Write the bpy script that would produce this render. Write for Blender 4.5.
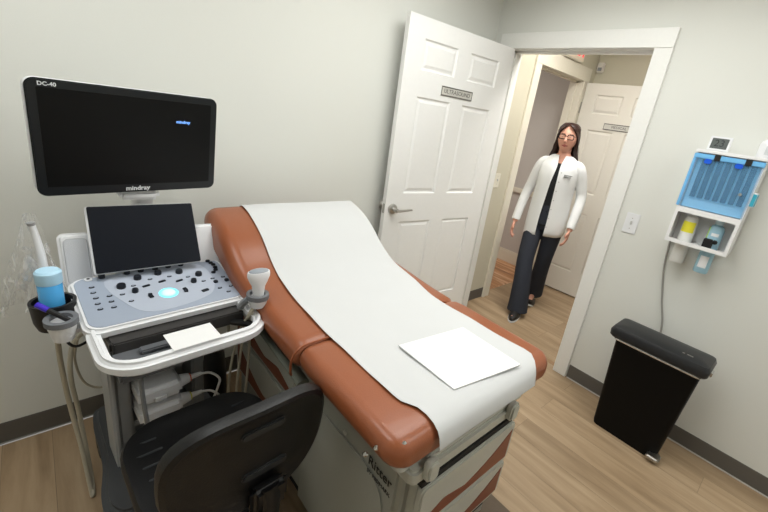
import bpy, bmesh, math, random
from mathutils import Matrix, Vector
from math import sin, cos, pi, radians as RD
random.seed(7)
S = bpy.context.scene
for o in list(bpy.data.objects): bpy.data.objects.remove(o)
COL = S.collection

# ---------------------------------------------------------------- camera
R_ = Vector((0.7313, -0.6656, 0.1493)); F_ = Vector((0.6739, 0.6677, -0.3173))
def camrot():
    yaw, pitch, roll = 0.7809, -0.3228, 0.1580
    f = Vector((cos(pitch)*cos(yaw), cos(pitch)*sin(yaw), sin(pitch)))
    r = f.cross(Vector((0, 0, 1))).normalized(); u = r.cross(f)
    r2 = cos(roll)*r + sin(roll)*u; u2 = -sin(roll)*r + cos(roll)*u
    return Matrix(((r2.x, u2.x, -f.x), (r2.y, u2.y, -f.y), (r2.z, u2.z, -f.z)))
cd = bpy.data.cameras.new('camera'); cam = bpy.data.objects.new('camera', cd); COL.objects.link(cam)
cam.matrix_world = Matrix.Translation((-2.453, -1.918, 1.525)) @ camrot().to_4x4()
cd.sensor_width = 36; cd.lens = 387.344/768*36
cd.shift_x = -(411.229-384)/768; cd.shift_y = (244.237-256)/768
cd.clip_start = 0.02
S.camera = cam
# ---------------------------------------------------------------- world, exposure, large lights
S.view_settings.view_transform = 'Standard'; S.view_settings.look = 'None'
S.view_settings.gamma = 1; S.view_settings.exposure = 0.0
S.view_settings.use_curve_mapping = False
w = bpy.data.worlds.new('world'); S.world = w; w.use_nodes = True
w.node_tree.nodes['Background'].inputs[0].default_value = (1, .97, .92, 1)
w.node_tree.nodes['Background'].inputs[1].default_value = 0.3
def area(name, loc, sx, sy, power, col=(1, 1, 1), rot=(0, 0, 0), spread=180):
    l = bpy.data.lights.new(name, 'AREA'); l.shape = 'RECTANGLE'; l.size = sx; l.size_y = sy
    l.energy = power; l.color = col; l.spread = RD(spread)
    o = bpy.data.objects.new(name, l); COL.objects.link(o); o.location = loc; o.rotation_euler = rot
    return o
area('bounce_fill_light', (-1.12, -1.12, 2.40), 1.2, 1.2, 11.2, (.87, .945, 1))  # added fill, stands in for flash bounced off the ceiling
area('rear_bounce_fill_light', (-2.65, -.95, 2.40), .6, 1.2, 6.6, (.87, .945, 1))  # added bounce fill that brightens the upper back wall
area('front_bounce_fill_light', (-1.0, -2.75, 2.40), 1.2, .6, 6.8, (.87, .945, 1))  # weaker fill added high up behind the camera
area('hall_fill_light', (.34, -.85, 2.40), .3, .7, 16, (1, .975, .94))  # fill added between person and doorway to light the jacket front
area('next_room_ceiling_light', (.6, 1.2, 2.40), .6, .6, 12, (1, .96, .92))

# ---------------------------------------------------------------- helpers
WM = {}
def srgb(r, g, b):
    f = lambda c: (c/255/12.92) if c/255 <= .04045 else ((c/255+.055)/1.055)**2.4
    return (f(r), f(g), f(b), 1)
def mat(name, col, rough=.5, metal=0, bump=0, bscale=60, spec=.5, emis=None, es=0, alpha=1, trans=0, coat=0, vary=0, ior=1.45):
    m = bpy.data.materials.new(name); m.use_nodes = True; nt = m.node_tree; b = nt.nodes['Principled BSDF']
    c = srgb(*col); b.inputs['Base Color'].default_value = c
    b.inputs['Roughness'].default_value = rough; b.inputs['Metallic'].default_value = metal
    b.inputs['Specular IOR Level'].default_value = spec; b.inputs['IOR'].default_value = ior
    b.inputs['Alpha'].default_value = alpha; b.inputs['Transmission Weight'].default_value = trans
    b.inputs['Coat Weight'].default_value = coat
    if emis: b.inputs['Emission Color'].default_value = srgb(*emis); b.inputs['Emission Strength'].default_value = es
    tc = nt.nodes.new('ShaderNodeTexCoord'); n = nt.nodes.new('ShaderNodeTexNoise')
    n.inputs['Scale'].default_value = bscale; n.inputs['Detail'].default_value = 4
    nt.links.new(tc.outputs['Object'], n.inputs['Vector'])
    if bump:
        bp = nt.nodes.new('ShaderNodeBump'); bp.inputs['Strength'].default_value = bump; bp.inputs['Distance'].default_value = .004
        nt.links.new(n.outputs['Fac'], bp.inputs['Height']); nt.links.new(bp.outputs['Normal'], b.inputs['Normal'])
    v = vary or .02
    mx = nt.nodes.new('ShaderNodeMixRGB'); mx.blend_type = 'MIX'
    mx.inputs[1].default_value = tuple(min(1, k*(1-v)) for k in c[:3])+(1,); mx.inputs[2].default_value = tuple(min(1, k*(1+v)) for k in c[:3])+(1,)
    nt.links.new(n.outputs['Fac'], mx.inputs[0]); nt.links.new(mx.outputs[0], b.inputs['Base Color'])
    return m
def BM(): return bmesh.new()
def merge(bm, t, M=None):
    if M is not None: bmesh.ops.transform(t, matrix=M, verts=t.verts)
    me = bpy.data.meshes.new('t'); t.to_mesh(me); bm.from_mesh(me); bpy.data.meshes.remove(me); t.free(); return bm
def bevel_all(t, r, seg=2, ang=25):
    es = [e for e in t.edges if len(e.link_faces) == 2 and e.calc_face_angle(0) > RD(ang)]
    if r > 0 and es: bmesh.ops.bevel(t, geom=es, offset=r, segments=seg, affect='EDGES', clamp_overlap=True)
def box(bm, x0, x1, y0, y1, z0, z1, b=0, seg=2, M=None):
    t = bmesh.new(); bmesh.ops.create_cube(t, size=1)
    for v in t.verts: v.co = Vector(((x0+x1)/2+v.co.x*(x1-x0), (y0+y1)/2+v.co.y*(y1-y0), (z0+z1)/2+v.co.z*(z1-z0)))
    bevel_all(t, b, seg); return merge(bm, t, M)
def prism(bm, pts, z0, z1, b=0, seg=2, M=None):
    t = bmesh.new(); a = [t.verts.new((x, y, z0)) for x, y in pts]; c = [t.verts.new((x, y, z1)) for x, y in pts]
    n = len(pts); t.faces.new(a[::-1]); t.faces.new(c)
    for i in range(n): t.faces.new((a[i], a[(i+1) % n], c[(i+1) % n], c[i]))
    bmesh.ops.recalc_face_normals(t, faces=t.faces); bevel_all(t, b, seg, 50); return merge(bm, t, M)
def rr(w_, h_, r, n=6, cx=0, cy=0):
    P = []
    for sx, sy, a0 in ((1, 1, 0), (-1, 1, 90), (-1, -1, 180), (1, -1, 270)):
        for i in range(n+1):
            a = RD(a0+90*i/n); P.append((cx+sx*(w_/2-r)+r*cos(a), cy+sy*(h_/2-r)+r*sin(a)))
    return P
def ring_prism(bm, outer, inner, z0, z1, b=0, M=None):
    t = bmesh.new(); n = len(outer)
    L = [[t.verts.new((x, y, z)) for x, y in P] for P, z in ((outer, z0), (outer, z1), (inner, z1), (inner, z0))]
    for k in range(4):
        A, B = L[k], L[(k+1) % 4]
        for i in range(n): t.faces.new((A[i], A[(i+1) % n], B[(i+1) % n], B[i]))
    bmesh.ops.recalc_face_normals(t, faces=t.faces); bevel_all(t, b, 3, 50); return merge(bm, t, M)
def loft(bm, rings, caps=True, closed=True, M=None):
    t = bmesh.new(); V = [[t.verts.new(p) for p in r] for r in rings]; n = len(rings[0])
    for A, B in zip(V, V[1:]):
        for i in range(n if closed else n-1): t.faces.new((A[i], A[(i+1) % n], B[(i+1) % n], B[i]))
    if caps: t.faces.new(V[0][::-1]); t.faces.new(V[-1])
    bmesh.ops.recalc_face_normals(t, faces=t.faces); return merge(bm, t, M)
def lathe(bm, prof, M=None, seg=24, sx=1, sy=1):
    rings = [[(max(r, 1e-4)*cos(2*pi*i/seg)*sx, max(r, 1e-4)*sin(2*pi*i/seg)*sy, z) for i in range(seg)] for r, z in prof]
    return loft(bm, rings, M=M)
def catmull(P, k=6):
    P = [Vector(p) for p in P]
    if len(P) < 3: return P
    Q = [2*P[0]-P[1]]+P+[2*P[-1]-P[-2]]; out = []
    for i in range(1, len(Q)-2):
        a, b, c, d = Q[i-1:i+3]
        for j in range(k):
            t = j/k; out.append(.5*((2*b)+(c-a)*t+(2*a-5*b+4*c-d)*t*t+(3*b-a-3*c+d)*t**3))
    out.append(P[-1]); return out
def tube(bm, pts, r, seg=8, k=6, M=None, smooth=True, flat=1):
    P = catmull(pts, k) if smooth else [Vector(p) for p in pts]
    n = len(P); rs = r if callable(r) else (lambda t: r)
    up = Vector((.13, .29, .95)); rings = []; X = None
    for i, p in enumerate(P):
        d = (P[min(i+1, n-1)]-P[max(i-1, 0)]).normalized()
        X = (up.cross(d) if X is None else X-d*X.dot(d)).normalized(); Y = d.cross(X)
        q = rs(i/(n-1)); rings.append([tuple(p+X*q*cos(2*pi*j/seg)+Y*q*flat*sin(2*pi*j/seg)) for j in range(seg)])
    return loft(bm, rings, M=M)
def T(x, y, z): return Matrix.Translation((x, y, z))
def RX(a): return Matrix.Rotation(RD(a), 4, 'X')
def RY(a): return Matrix.Rotation(RD(a), 4, 'Y')
def RZ(a): return Matrix.Rotation(RD(a), 4, 'Z')
UP = RX(90)          # local XY drawn on a vertical face that looks towards -Y
def props(o, label=None, cat=None, group=None, kind=None):
    if label: o['label'] = label
    if cat: o['category'] = cat
    if group: o['group'] = group
    if kind: o['kind'] = kind
    return o
def thing(name, label, cat, M=None, group=None, kind=None):
    o = bpy.data.objects.new(name, None); COL.objects.link(o); M = M or Matrix()
    o.matrix_world = M; WM[o.name] = M.copy(); o.empty_display_size = .1
    return props(o, label, cat, group, kind)
def mk(name, bm, m, parent=None, label=None, sm=35, mods=None, cat=None, group=None, kind=None, loc=None):
    me = bpy.data.meshes.new(name)
    W_ = Matrix()
    if parent is not None: W_ = WM[parent.name]
    elif loc is not None: W_ = T(*loc)
    bmesh.ops.remove_doubles(bm, verts=bm.verts, dist=1e-6)
    bmesh.ops.transform(bm, matrix=W_.inverted(), verts=bm.verts)
    bm.to_mesh(me); bm.free()
    for x in (m if isinstance(m, (list, tuple)) else [m]): me.materials.append(x)
    o = bpy.data.objects.new(name, me); COL.objects.link(o)
    if parent is not None: o.parent = parent
    else: o.matrix_world = W_
    WM[o.name] = W_.copy()
    if sm:
        me.shade_smooth(); md = None
        b2 = bmesh.new(); b2.from_mesh(me)
        for e in b2.edges:
            if len(e.link_faces) == 2 and e.calc_face_angle(0) > RD(sm): e.smooth = False
        b2.to_mesh(me); b2.free()
    return props(o, label, cat, group, kind)
def text_bm(s, size, M, ext=.0006, align='CENTER', shear=0, bold=0):
    c = bpy.data.curves.new('t', 'FONT'); c.body = s; c.size = size; c.extrude = ext; c.align_x = align; c.align_y = 'CENTER'
    c.shear = shear; c.offset = bold; c.resolution_u = 3
    o = bpy.data.objects.new('t', c); COL.objects.link(o)
    bpy.context.view_layer.update()
    me = bpy.data.meshes.new_from_object(o.evaluated_get(bpy.context.evaluated_depsgraph_get()))
    bm = bmesh.new(); bm.from_mesh(me); bmesh.ops.transform(bm, matrix=M, verts=bm.verts)
    bpy.data.objects.remove(o); bpy.data.curves.remove(c); bpy.data.meshes.remove(me); return bm

# ---------------------------------------------------------------- materials
M_wall = mat('wall_paint', (224, 225, 219), .85, bump=.05, bscale=220)
M_hall = mat('hall_paint', (208, 202, 182), .85, bump=.05, bscale=220)
M_wall2 = mat('next_room_paint', (204, 198, 192), .85, bump=.05, bscale=220)
M_ceil = mat('ceiling_paint', (235, 234, 228), .9)
M_trim = mat('trim_paint', (236, 236, 232), .35)
M_trimh = mat('hall_trim_paint', (232, 226, 210), .4)
M_door = mat('door_paint', (242, 242, 240), .42, bump=.08, bscale=40)
M_base = mat('vinyl_cove_base', (98, 94, 88), .5)
M_caulk = mat('caulk', (190, 186, 178), .6)
M_leather = mat('leather', (148, 85, 54), .34, bump=.12, bscale=260, vary=.06, coat=.15)
M_paper = mat('exam_paper', (207, 208, 208), .9, bump=.15, bscale=9)
M_sheet = mat('sheet', (236, 236, 235), .7)
M_beige = mat('beige_enamel', (188, 188, 178), .4)
M_side = mat('side_enamel', (160, 161, 152), .42)
M_inlay = mat('brown_inlay', (128, 72, 50), .45)
M_dark = mat('dark_gap', (25, 25, 24), .7)
M_steprub = mat('step_rubber', (112, 98, 84), .8, bump=.3, bscale=90)
M_white = mat('machine_white', (232, 233, 235), .35)
M_grey = mat('machine_grey', (140, 143, 146), .45)
M_char = mat('charcoal', (74, 76, 79), .5, bump=.1, bscale=300)
M_face = mat('faceplate', (160, 170, 186), .4)
M_face2 = mat('faceplate_light', (182, 190, 204), .4)
M_black = mat('black_plastic', (24, 24, 26), .42)
M_knob = mat('knob_black', (22, 26, 34), .35)
M_screen = mat('screen_glass', (9, 10, 11), .35, spec=.25)
M_tscreen = mat('touch_glass', (22, 25, 32), .4, spec=.12)
M_bez = mat('bezel', (20, 24, 28), .3)
M_chair = mat('polyurethane', (19, 19, 20), .45, bump=.15, bscale=200)
M_chair2 = mat('chair_nylon', (16, 16, 17), .35)
M_metal = mat('satin_nickel', (185, 182, 178), .3, metal=1)
M_chrome = mat('chrome', (215, 215, 215), .12, metal=1)
M_cable = mat('cable_beige', (185, 178, 160), .5)
M_gcable = mat('cable_grey', (150, 148, 142), .5)
M_text = mat('lettering_dark', (50, 50, 52), .6)
M_wtext = mat('lettering_white', (225, 228, 230), .5)

# ---------------------------------------------------------------- the room
def struct(name, bm, m, sm=35): return mk(name, bm, m, kind='structure', sm=sm)
def planks(name, pal, pw, pl, axis='Y', groove=.35, rough=.45):
    m = bpy.data.materials.new(name); m.use_nodes = True; nt = m.node_tree; N = nt.nodes.new; K = nt.links.new; b = nt.nodes['Principled BSDF']
    tc = N('ShaderNodeTexCoord'); mp = N('ShaderNodeMapping'); K(tc.outputs['Object'], mp.inputs[0])
    mp.inputs['Rotation'].default_value = (0, 0, RD(90) if axis == 'Y' else 0)
    br = N('ShaderNodeTexBrick'); K(mp.outputs[0], br.inputs[0]); br.offset = .37; br.inputs['Scale'].default_value = 1
    br.inputs['Brick Width'].default_value = pl; br.inputs['Row Height'].default_value = pw; br.inputs['Mortar Size'].default_value = .0012
    br.inputs['Mortar Smooth'].default_value = .3; br.inputs['Bias'].default_value = 0
    br.inputs['Color1'].default_value = (0, 0, 0, 1); br.inputs['Color2'].default_value = (1, 1, 1, 1); br.inputs['Mortar'].default_value = (.5, .5, .5, 1)
    st = N('ShaderNodeMapping'); K(mp.outputs[0], st.inputs[0]); st.inputs['Scale'].default_value = (1.1, 11, 1)
    # shift the grain per plank
    ad = N('ShaderNodeVectorMath'); ad.operation = 'ADD'; sc = N('ShaderNodeVectorMath'); sc.operation = 'SCALE'; sc.inputs['Scale'].default_value = 9.7
    K(br.outputs['Color'], sc.inputs[0]); K(st.outputs[0], ad.inputs[0]); K(sc.outputs[0], ad.inputs[1])
    n1 = N('ShaderNodeTexNoise'); K(ad.outputs[0], n1.inputs['Vector']); n1.inputs['Scale'].default_value = 1.6; n1.inputs['Detail'].default_value = 7; n1.inputs['Roughness'].default_value = .6; n1.inputs['Distortion'].default_value = .5
    rp = N('ShaderNodeValToRGB'); K(n1.outputs['Fac'], rp.inputs[0]); e = rp.color_ramp.elements
    e[0].position = .28; e[0].color = srgb(*pal[0]); e[1].position = .72; e[1].color = srgb(*pal[2])
    x = rp.color_ramp.elements.new(.5); x.color = srgb(*pal[1])
    hs = N('ShaderNodeHueSaturation'); K(rp.outputs[0], hs.inputs['Color'])
    mr = N('ShaderNodeMapRange'); K(br.outputs['Color'], mr.inputs[0]); mr.inputs[3].default_value = .92; mr.inputs[4].default_value = 1.06; K(mr.outputs[0], hs.inputs['Value'])
    mx = N('ShaderNodeMixRGB'); mx.blend_type = 'MULTIPLY'; mx.inputs[2].default_value = (groove, groove, groove, 1)
    K(br.outputs['Fac'], mx.inputs[0]); K(hs.outputs[0], mx.inputs[1]); K(mx.outputs[0], b.inputs['Base Color'])
    b.inputs['Roughness'].default_value = rough
    bp = N('ShaderNodeBump'); bp.inputs['Strength'].default_value = .12; bp.inputs['Distance'].default_value = .002; K(n1.outputs['Fac'], bp.inputs['Height']); K(bp.outputs[0], b.inputs['Normal'])
    return m
M_floor = planks('vinyl_oak_planks', ((146, 122, 94), (170, 145, 115), (186, 162, 132)), .15, 1.22, groove=.6)
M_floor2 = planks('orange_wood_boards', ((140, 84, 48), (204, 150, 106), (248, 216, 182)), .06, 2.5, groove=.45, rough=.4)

XL, YB, ZC = -4.0, -3.6, 2.45
DA, DW, CW, DH = .152, .911, .09, 2.04      # jamb offset, opening, casing, door head
WT = .12                                     # wall thickness
HY = -.077                                   # hall end wall
X1, X2 = .529, 1.30                          # second doorway
HX = 1.52
YA, YO = -DA, -(DA+DW)
struct('floor', box(BM(), XL-.1, HX+.12, YB-.1, HY+.06, -.05, 0), M_floor, 0)
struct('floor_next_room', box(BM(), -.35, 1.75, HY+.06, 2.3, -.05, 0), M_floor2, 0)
struct('ceiling', box(BM(), XL-.1, HX+.12, YB-.1, 2.3, ZC, ZC+.05), M_ceil, 0)
struct('wall_back', box(BM(), XL-.1, 0, 0, .1, 0, ZC), M_wall, 0)
struct('wall_left', box(BM(), XL-.1, XL, YB, 0, 0, ZC), M_wall, 0)
struct('wall_front', box(BM(), XL-.1, WT, YB-.1, YB, 0, ZC), M_wall, 0)
b = BM(); box(b, 0, WT, YA, .1, 0, ZC); box(b, 0, WT, YB, YO, 0, ZC); box(b, 0, WT, YO, YA, DH, ZC)
struct('wall_right', b, M_wall, 0)
b = BM(); box(b, WT, X1, HY, HY+WT, 0, ZC); box(b, X2, HX, HY, HY+WT, 0, ZC); box(b, X1, X2, HY, HY+WT, DH, ZC)
struct('wall_hall_end', b, M_hall, 0)
struct('wall_hall_far', box(BM(), HX, HX+.1, YB, HY+WT, 0, ZC), M_hall, 0)
struct('wall_hall_front', box(BM(), WT, HX, YB-.1, YB, 0, ZC), M_hall, 0)
b = BM(); box(b, 1.56, 1.66, HY+WT, 2.3, 0, ZC); struct('wall_next_room_right', b, M_wall2, 0)
struct('wall_next_room_back', box(BM(), -.35, 1.56, 2.2, 2.3, 0, ZC), M_wall2, 0)
struct('wall_next_room_left', box(BM(), -.35, -.25, HY+WT+.02, 2.2, 0, ZC), M_wall2, 0)
# base boards
def cove(name, x0, x1, y0, y1, ax):
    bb = BM(); box(bb, x0, x1, y0, y1, 0, .098, .002, 1); o = struct(name, bb, M_base)
    return o
cove('baseboard_back', XL, -.003, -.004, 0, 'x')
cove('baseboard_right', -.004, 0, YB, YO-CW-.004, 'y')
cove('baseboard_hall', WT+.02+CW, X1-CW, HY-.004, HY, 'x')
b = BM(); box(b, -.013, -.004, YB, YO-CW-.01, 0, .006, .002, 1); struct('trim_floor_caulk_right', b, M_caulk)
b = BM(); box(b, XL, -.01, -.012, -.004, 0, .005, .002, 1); struct('trim_floor_caulk_back', b, mat('caulk_grey', (140, 136, 130), .6))
# casings round the ultrasound doorway
def jamb(name, y0, y1, x0, x1, z=DH, m=M_trim):
    bb = BM(); box(bb, x0, x1, y0, y0+.018, 0, z); box(bb, x0, x1, y1-.018, y1, 0, z); box(bb, x0, x1, y0, y1, z-.018, z)
    return bb
b = BM()
e = .018
for xa, xb in ((-e, -.0005), (WT+.0005, WT+e)):
    box(b, xa, xb, YO-CW, YO, 0, DH, .002, 1); box(b, xa, xb, YA, YA+CW, 0, DH, .002, 1)
    box(b, xa-(.002 if xa < 0 else 0), xb+(.002 if xa > 0 else 0), YO-CW, YA+CW-.012 if xa > 0 else YA+CW, DH, DH+CW+.005, .002, 1)
box(b, -.002, WT+.002, YO, YO+.004, 0, DH); box(b, -.002, WT+.002, YA-.004, YA, 0, DH); box(b, -.002, WT+.002, YO, YA, DH-.004, DH)
box(b, .045, .085, YO+.004, YO+.016, 0, DH-.004); box(b, .045, .085, YA-.016, YA-.004, 0, DH-.004); box(b, .045, .085, YO+.004, YA-.004, DH-.016, DH-.004)
struct('trim_1', b, M_trim)
b = BM()
for xa, xb in ((X1-CW, X1), (X2, X2+CW)):
    box(b, xa, xb, HY-e, HY-.0005, 0, DH, .002, 1)
box(b, X1-CW-.003, X2+CW+.003, HY-e-.002, HY-.0005, DH, DH+.115, .002, 1)
box(b, X1, X1+.004, HY-.002, HY+WT, 0, DH); box(b, X2-.004, X2, HY-.002, HY+WT, 0, DH); box(b, X1, X2, HY-.002, HY+WT, DH-.004, DH)
box(b, X1+.004, X1+.016, HY+.045, HY+.08, 0, DH-.004); box(b, X2-.016, X2-.004, HY+.045, HY+.08, 0, DH-.004); box(b, X1+.004, X2-.004, HY+.045, HY+.08, DH-.016, DH-.004)
struct('trim_2', b, M_trimh)
b = BM(); box(b, 1.542, 1.56, HY+WT, 2.2, 0, .13, .004, 2); box(b, 1.546, 1.56, HY+WT, 2.2, .13, .15, .004, 2); struct('baseboard_next_room', b, M_trimh)
b = BM(); box(b, 1.535, 1.56, HY+WT, 2.2, .84, .90, .008, 2); struct('trim_chair_rail', b, M_trimh)
b = BM(); prism(b, [(0, 0), (.05, 0), (.044, .004), (.006, .004)], -DW/2-.0, DW/2, M=T(.06, (YA+YO)/2, 0)@RX(90)@T(-.025, 0, 0)); 
struct('trim_threshold', b, mat('threshold', (150, 120, 88), .4))

# ---------------------------------------------------------------- six-panel doors
def door(name, M, width, height=2.03, thick=.035, m=M_door):
    """Local: x from hinge, y thickness, visible face y=0 looking towards -Y, z up."""
    d = thing(name, None, None, M, kind='structure')
    cols = [(.13, .40), (.51, .78)]; s = width/.905
    rows = [(.24, .84), (1.03, 1.615), (1.76, 1.925)]
    xs = sorted({0, width, *[c*s for p in cols for c in p]}); zs = sorted({0, height, *[r for p in rows for r in p]})
    bm_ = BM(); t = bmesh.new()
    for side, y in ((0, 0.0), (1, thick)):
        V = {(i, j): t.verts.new((x, y, z)) for i, x in enumerate(xs) for j, z in enumerate(zs)}
        pf = []
        for i in range(len(xs)-1):
            for j in range(len(zs)-1):
                q = [V[i, j], V[i+1, j], V[i+1, j+1], V[i, j+1]]
                f = t.faces.new(q if side == 0 else q[::-1])
                if i in (1, 3) and j in (1, 3, 5): pf.append(f)
        sg = 1 if side == 0 else -1
        for f in pf:                                   # recess, bead and raised field
            for th, dy in ((.012, .009), (.012, .0), (.022, -.006)):
                r = bmesh.ops.inset_region(t, faces=[f], thickness=th, depth=0)
                for v in f.verts: v.co.y += sg*dy
    bd = {}
    for v in t.verts:
        if v.co.x in (0, xs[-1]) or abs(v.co.z) < 1e-6 or abs(v.co.z-height) < 1e-6: pass
    t.verts.ensure_lookup_table()
    bmesh.ops.bridge_loops(t, edges=[e_ for e_ in t.edges if e_.is_boundary])
    bmesh.ops.recalc_face_normals(t, faces=t.faces); merge(bm_, t, M)
    mk('door_panel', bm_, m, d, sm=20)
    return d
th = 94.78
Dd = Vector((-sin(RD(th)), -cos(RD(th)), 0)); Dn = Vector((cos(RD(th)), -sin(RD(th)), 0))
O_ = Vector((-.012, -DA-.004, .008)) + Dn*.035
wd = DW-.008
MD = Matrix(((Dd.x, -Dn.x, 0, O_.x), (Dd.y, -Dn.y, 0, O_.y), (0, 0, 1, O_.z), (0, 0, 0, 1)))
d1 = door('door_1', MD, wd)
def lever(parent, M, lx, lz, thick, m=M_metal):
    P = M @ T(lx, thick, lz) @ RX(-90)
    mk('door_knob', lathe(BM(), [(.034, 0), (.034, .008), (.016, .022), (.015, .046), (.028, .056), (.033, .072), (.027, .086), (0, .090)], P), m, parent)
    for side in (0,):
        P = M @ T(lx, 0 if side == 0 else thick, lz) @ (RX(90) if side == 0 else RX(-90))
        h = mk('lever_handle', tube(lathe(BM(), [(.033, 0), (.033, .006), (.029, .014), (.014, .018), (.013, .055), (.0, .057)], P),
               [(0, 0, .053), (-.02, 0, .060), (-.06, .002*(1-2*side), .061), (-.115, .004, .058)], lambda t: .0095-.003*t, 10, M=P), m, parent, 'satin nickel lever handle on a round rose')
    mk('latch_plate', box(BM(), lx+.055-.001, lx+.0565, thick*.2, thick*.8, lz-.03, lz+.03, M=M), m, parent)
lever(d1, MD, wd-.056, .93, .035)
for z in (.22, 1.02, 1.82):
    mk('hinge', tube(BM(), [(-.004, .037, z-.05), (-.004, .037, z+.05)], .006, M=MD, smooth=False), M_metal, d1)
def sign(parent, M, cx, cz, txt, w_=.27, h_=.056, ts=.035):
    P = M @ T(cx, -.0012, cz) @ UP
    p = mk('sign_plate', box(BM(), -w_/2, w_/2, -h_/2, h_/2, -.001, .003, M=P), mat('sign_silver', (205, 203, 196), .4), parent, 'silver name plate with a dark border')
    mk('sign_border', ring_prism(BM(), rr(w_, h_, .002, 2), rr(w_-.008, h_-.014, .002, 2), .003, .004, M=P), mat('sign_border', (105, 102, 98), .5), parent=p)
    mk('lettering', text_bm(txt, ts, P@T(0, 0, .004)), mat('sign_text', (110, 108, 104), .5), parent=p)
# visible face text must read from -Y: mirror-free because hinge is on the right -> local x runs leftwards
MDs = MD @ Matrix(((-1, 0, 0, 0), (0, 1, 0, 0), (0, 0, 1, 0), (0, 0, 0, 1)))
def frame_for_sign(M, cx, cz):
    c = M @ Vector((cx, 0, cz)); n = (M.to_3x3() @ Vector((0, -1, 0))).normalized(); z = Vector((0, 0, 1)); x = z.cross(n)
    return Matrix(((x.x, -n.x, 0, c.x), (x.y, -n.y, 0, c.y), (0, 0, 1, c.z), (0, 0, 0, 1)))
sign(d1, frame_for_sign(MD, .465, 1.675), 0, 0, 'ULTRASOUND')
# second door, open into the hall
O2 = Vector((1.345, -.105, .014)); a2 = RD(-90+3.0)
D2 = Vector((cos(a2), sin(a2), 0)); n2 = Vector((-1, 0, 0)); n2 = (n2 - D2*n2.dot(D2)).normalized()
MD2 = Matrix(((D2.x, -n2.x, 0, O2.x), (D2.y, -n2.y, 0, O2.y), (0, 0, 1, O2.z), (0, 0, 0, 1)))
M_door2 = mat('door_paint_hall', (230, 226, 216), .42)
d2 = door('door_2', MD2, .80, 2.02, m=M_door2)
lever(d2, MD2, .744, .93, .035)
for z in (.22, 1.02, 1.80):
    mk('hinge', box(tube(BM(), [(-.006, .0, z-.05), (-.006, .0, z+.05)], .008, M=MD2, smooth=False), -.04, -.004, .002, .006, z-.05, z+.05, M=MD2), M_metal, d2)
sign(d2, frame_for_sign(MD2, .39, 1.66), 0, 0, 'MEDICAL', .27, .056, .032)

# ---------------------------------------------------------------- unseen ceiling panels, added as fill in place of bounced flash
def fill_panel(x, y, sx, sy, lab, es=3):
    t = thing('added_fill_panel', lab, 'ceiling light', T(x, y, ZC))
    mk('frame', ring_prism(BM(), rr(sx+.06, sy+.06, .01, 2), rr(sx, sy, .01, 2), ZC-.03, ZC, M=T(x, y, 0)), M_trim, t)
    mk('fill_glow', box(BM(), x-sx/2+.002, x+sx/2-.002, y-sy/2+.002, y+sy/2-.002, ZC-.02, ZC-.012), mat('fill_glow', (250, 248, 240), .6, emis=(255, 250, 240), es=es), t)
fill_panel(-1.0, -2.75, 1.2, .6, 'unseen flat white panel added as fill light over the floor in front of the exam table foot')
fill_panel(-1.10, -1.10, 1.2, 1.2, 'unseen square white panel added in place of bounced flash over the exam table')
fill_panel(-2.65, -.95, .6, 1.2, 'unseen narrow white panel added in place of bounced flash above the ultrasound machine chair')
fill_panel(.36, -.85, .3, .7, 'unseen flat panel added to light the person in the hall beyond the open door')

# ---------------------------------------------------------------- examination table
ET = thing('exam_table', 'brown leather examination table on a grey cabinet base with drawers, beside the ultrasound machine', 'exam table', T(-1.615, -.9, 0))
TX0, TX1 = -1.967, -1.252
def prof_z(y):
    P = [(-1.60, .832), (-1.03, .832), (-.87, .838), (-.70, .853), (-.60, .880), (-.53, .930), (-.46, .978), (-.38, 1.005), (-.27, 1.032), (-.20, 1.03), (0, 1.03)]
    for (a, za), (b_, zb) in zip(P, P[1:]):
        if y <= b_: t = (y-a)/(b_-a); return za+(zb-za)*t
    return 1.03
def smz(y): return (prof_z(y-.05)+prof_z(y-.025)+prof_z(y)+prof_z(y+.025)+prof_z(y+.05))/5
def section(y, zt, zb, inset=0, rt=.05, rb=.035, tilt=0):
    dx = max(0, min(1, (y+.78)/.3)); dx = -.034*dx*dx*(3-2*dx)
    x0, x1 = TX0+inset+dx*.6, TX1-inset+dx; P = []; h_ = (zt-zb)/2-.001; rt = min(rt, h_*.95); rb = min(rb, 2*h_-rt)
    for cx, cz, r, a0 in ((x1, zt, rt, 0), (x0, zt, rt, 90), (x0, zb, rb, 180), (x1, zb, rb, 270)):
        sx = 1 if cx == x1 else -1; sz = 1 if cz == zt else -1
        for i in range(8):
            a = RD(a0+90*i/7); P.append((cx-sx*r+r*cos(a), y, cz-sz*r+r*sin(a)))
    Q = []                    # soften: add points along the top and bottom
    for i, p in enumerate(P):
        Q.append(p); q = P[(i+1) % len(P)]
        if abs(q[0]-p[0]) > .2:
            for k in range(1, 10): Q.append((p[0]+(q[0]-p[0])*k/10, y, p[2]+(q[2]-p[2])*k/10 + .004*sin(pi*k/10)*(1 if p[2] > (zt+zb)/2 else 0)))
    return Q
st = []
for i in range(7):
    a = RD(90*i/6); st.append((-1.44-.052*cos(a), .052*(1-sin(a)), .834-.040*(1-sin(a)), .750+.015*(1-sin(a))))
st += [(-1.38, 0, .834, .748), (-1.25, 0, .834, .746), (-1.10, 0, .834, .744), (-1.06, .003, .832, .744), (-1.04, .010, .824, .748)]
mk('seat_cushion', loft(BM(), [section(y, zt, zb, i_, .036, .050) for y, i_, zt, zb in st]), M_leather, ET, 'brown leather seat section with a rounded foot end')
st = [(-1.036, .010, .822, .748), (-1.02, .002, .832, .742)]
y = -.99
while y < -.25: st.append((y, 0, smz(y), smz(y)-.098-max(0, min(.045, (y+.62)*.25)))); y += .03
for i in range(1, 7):
    a = RD(90*i/6); st.append((-.25+.05*sin(a), .05*(1-cos(a)), 1.032-.05*(1-cos(a)), .875+.03*(1-cos(a))))
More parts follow.
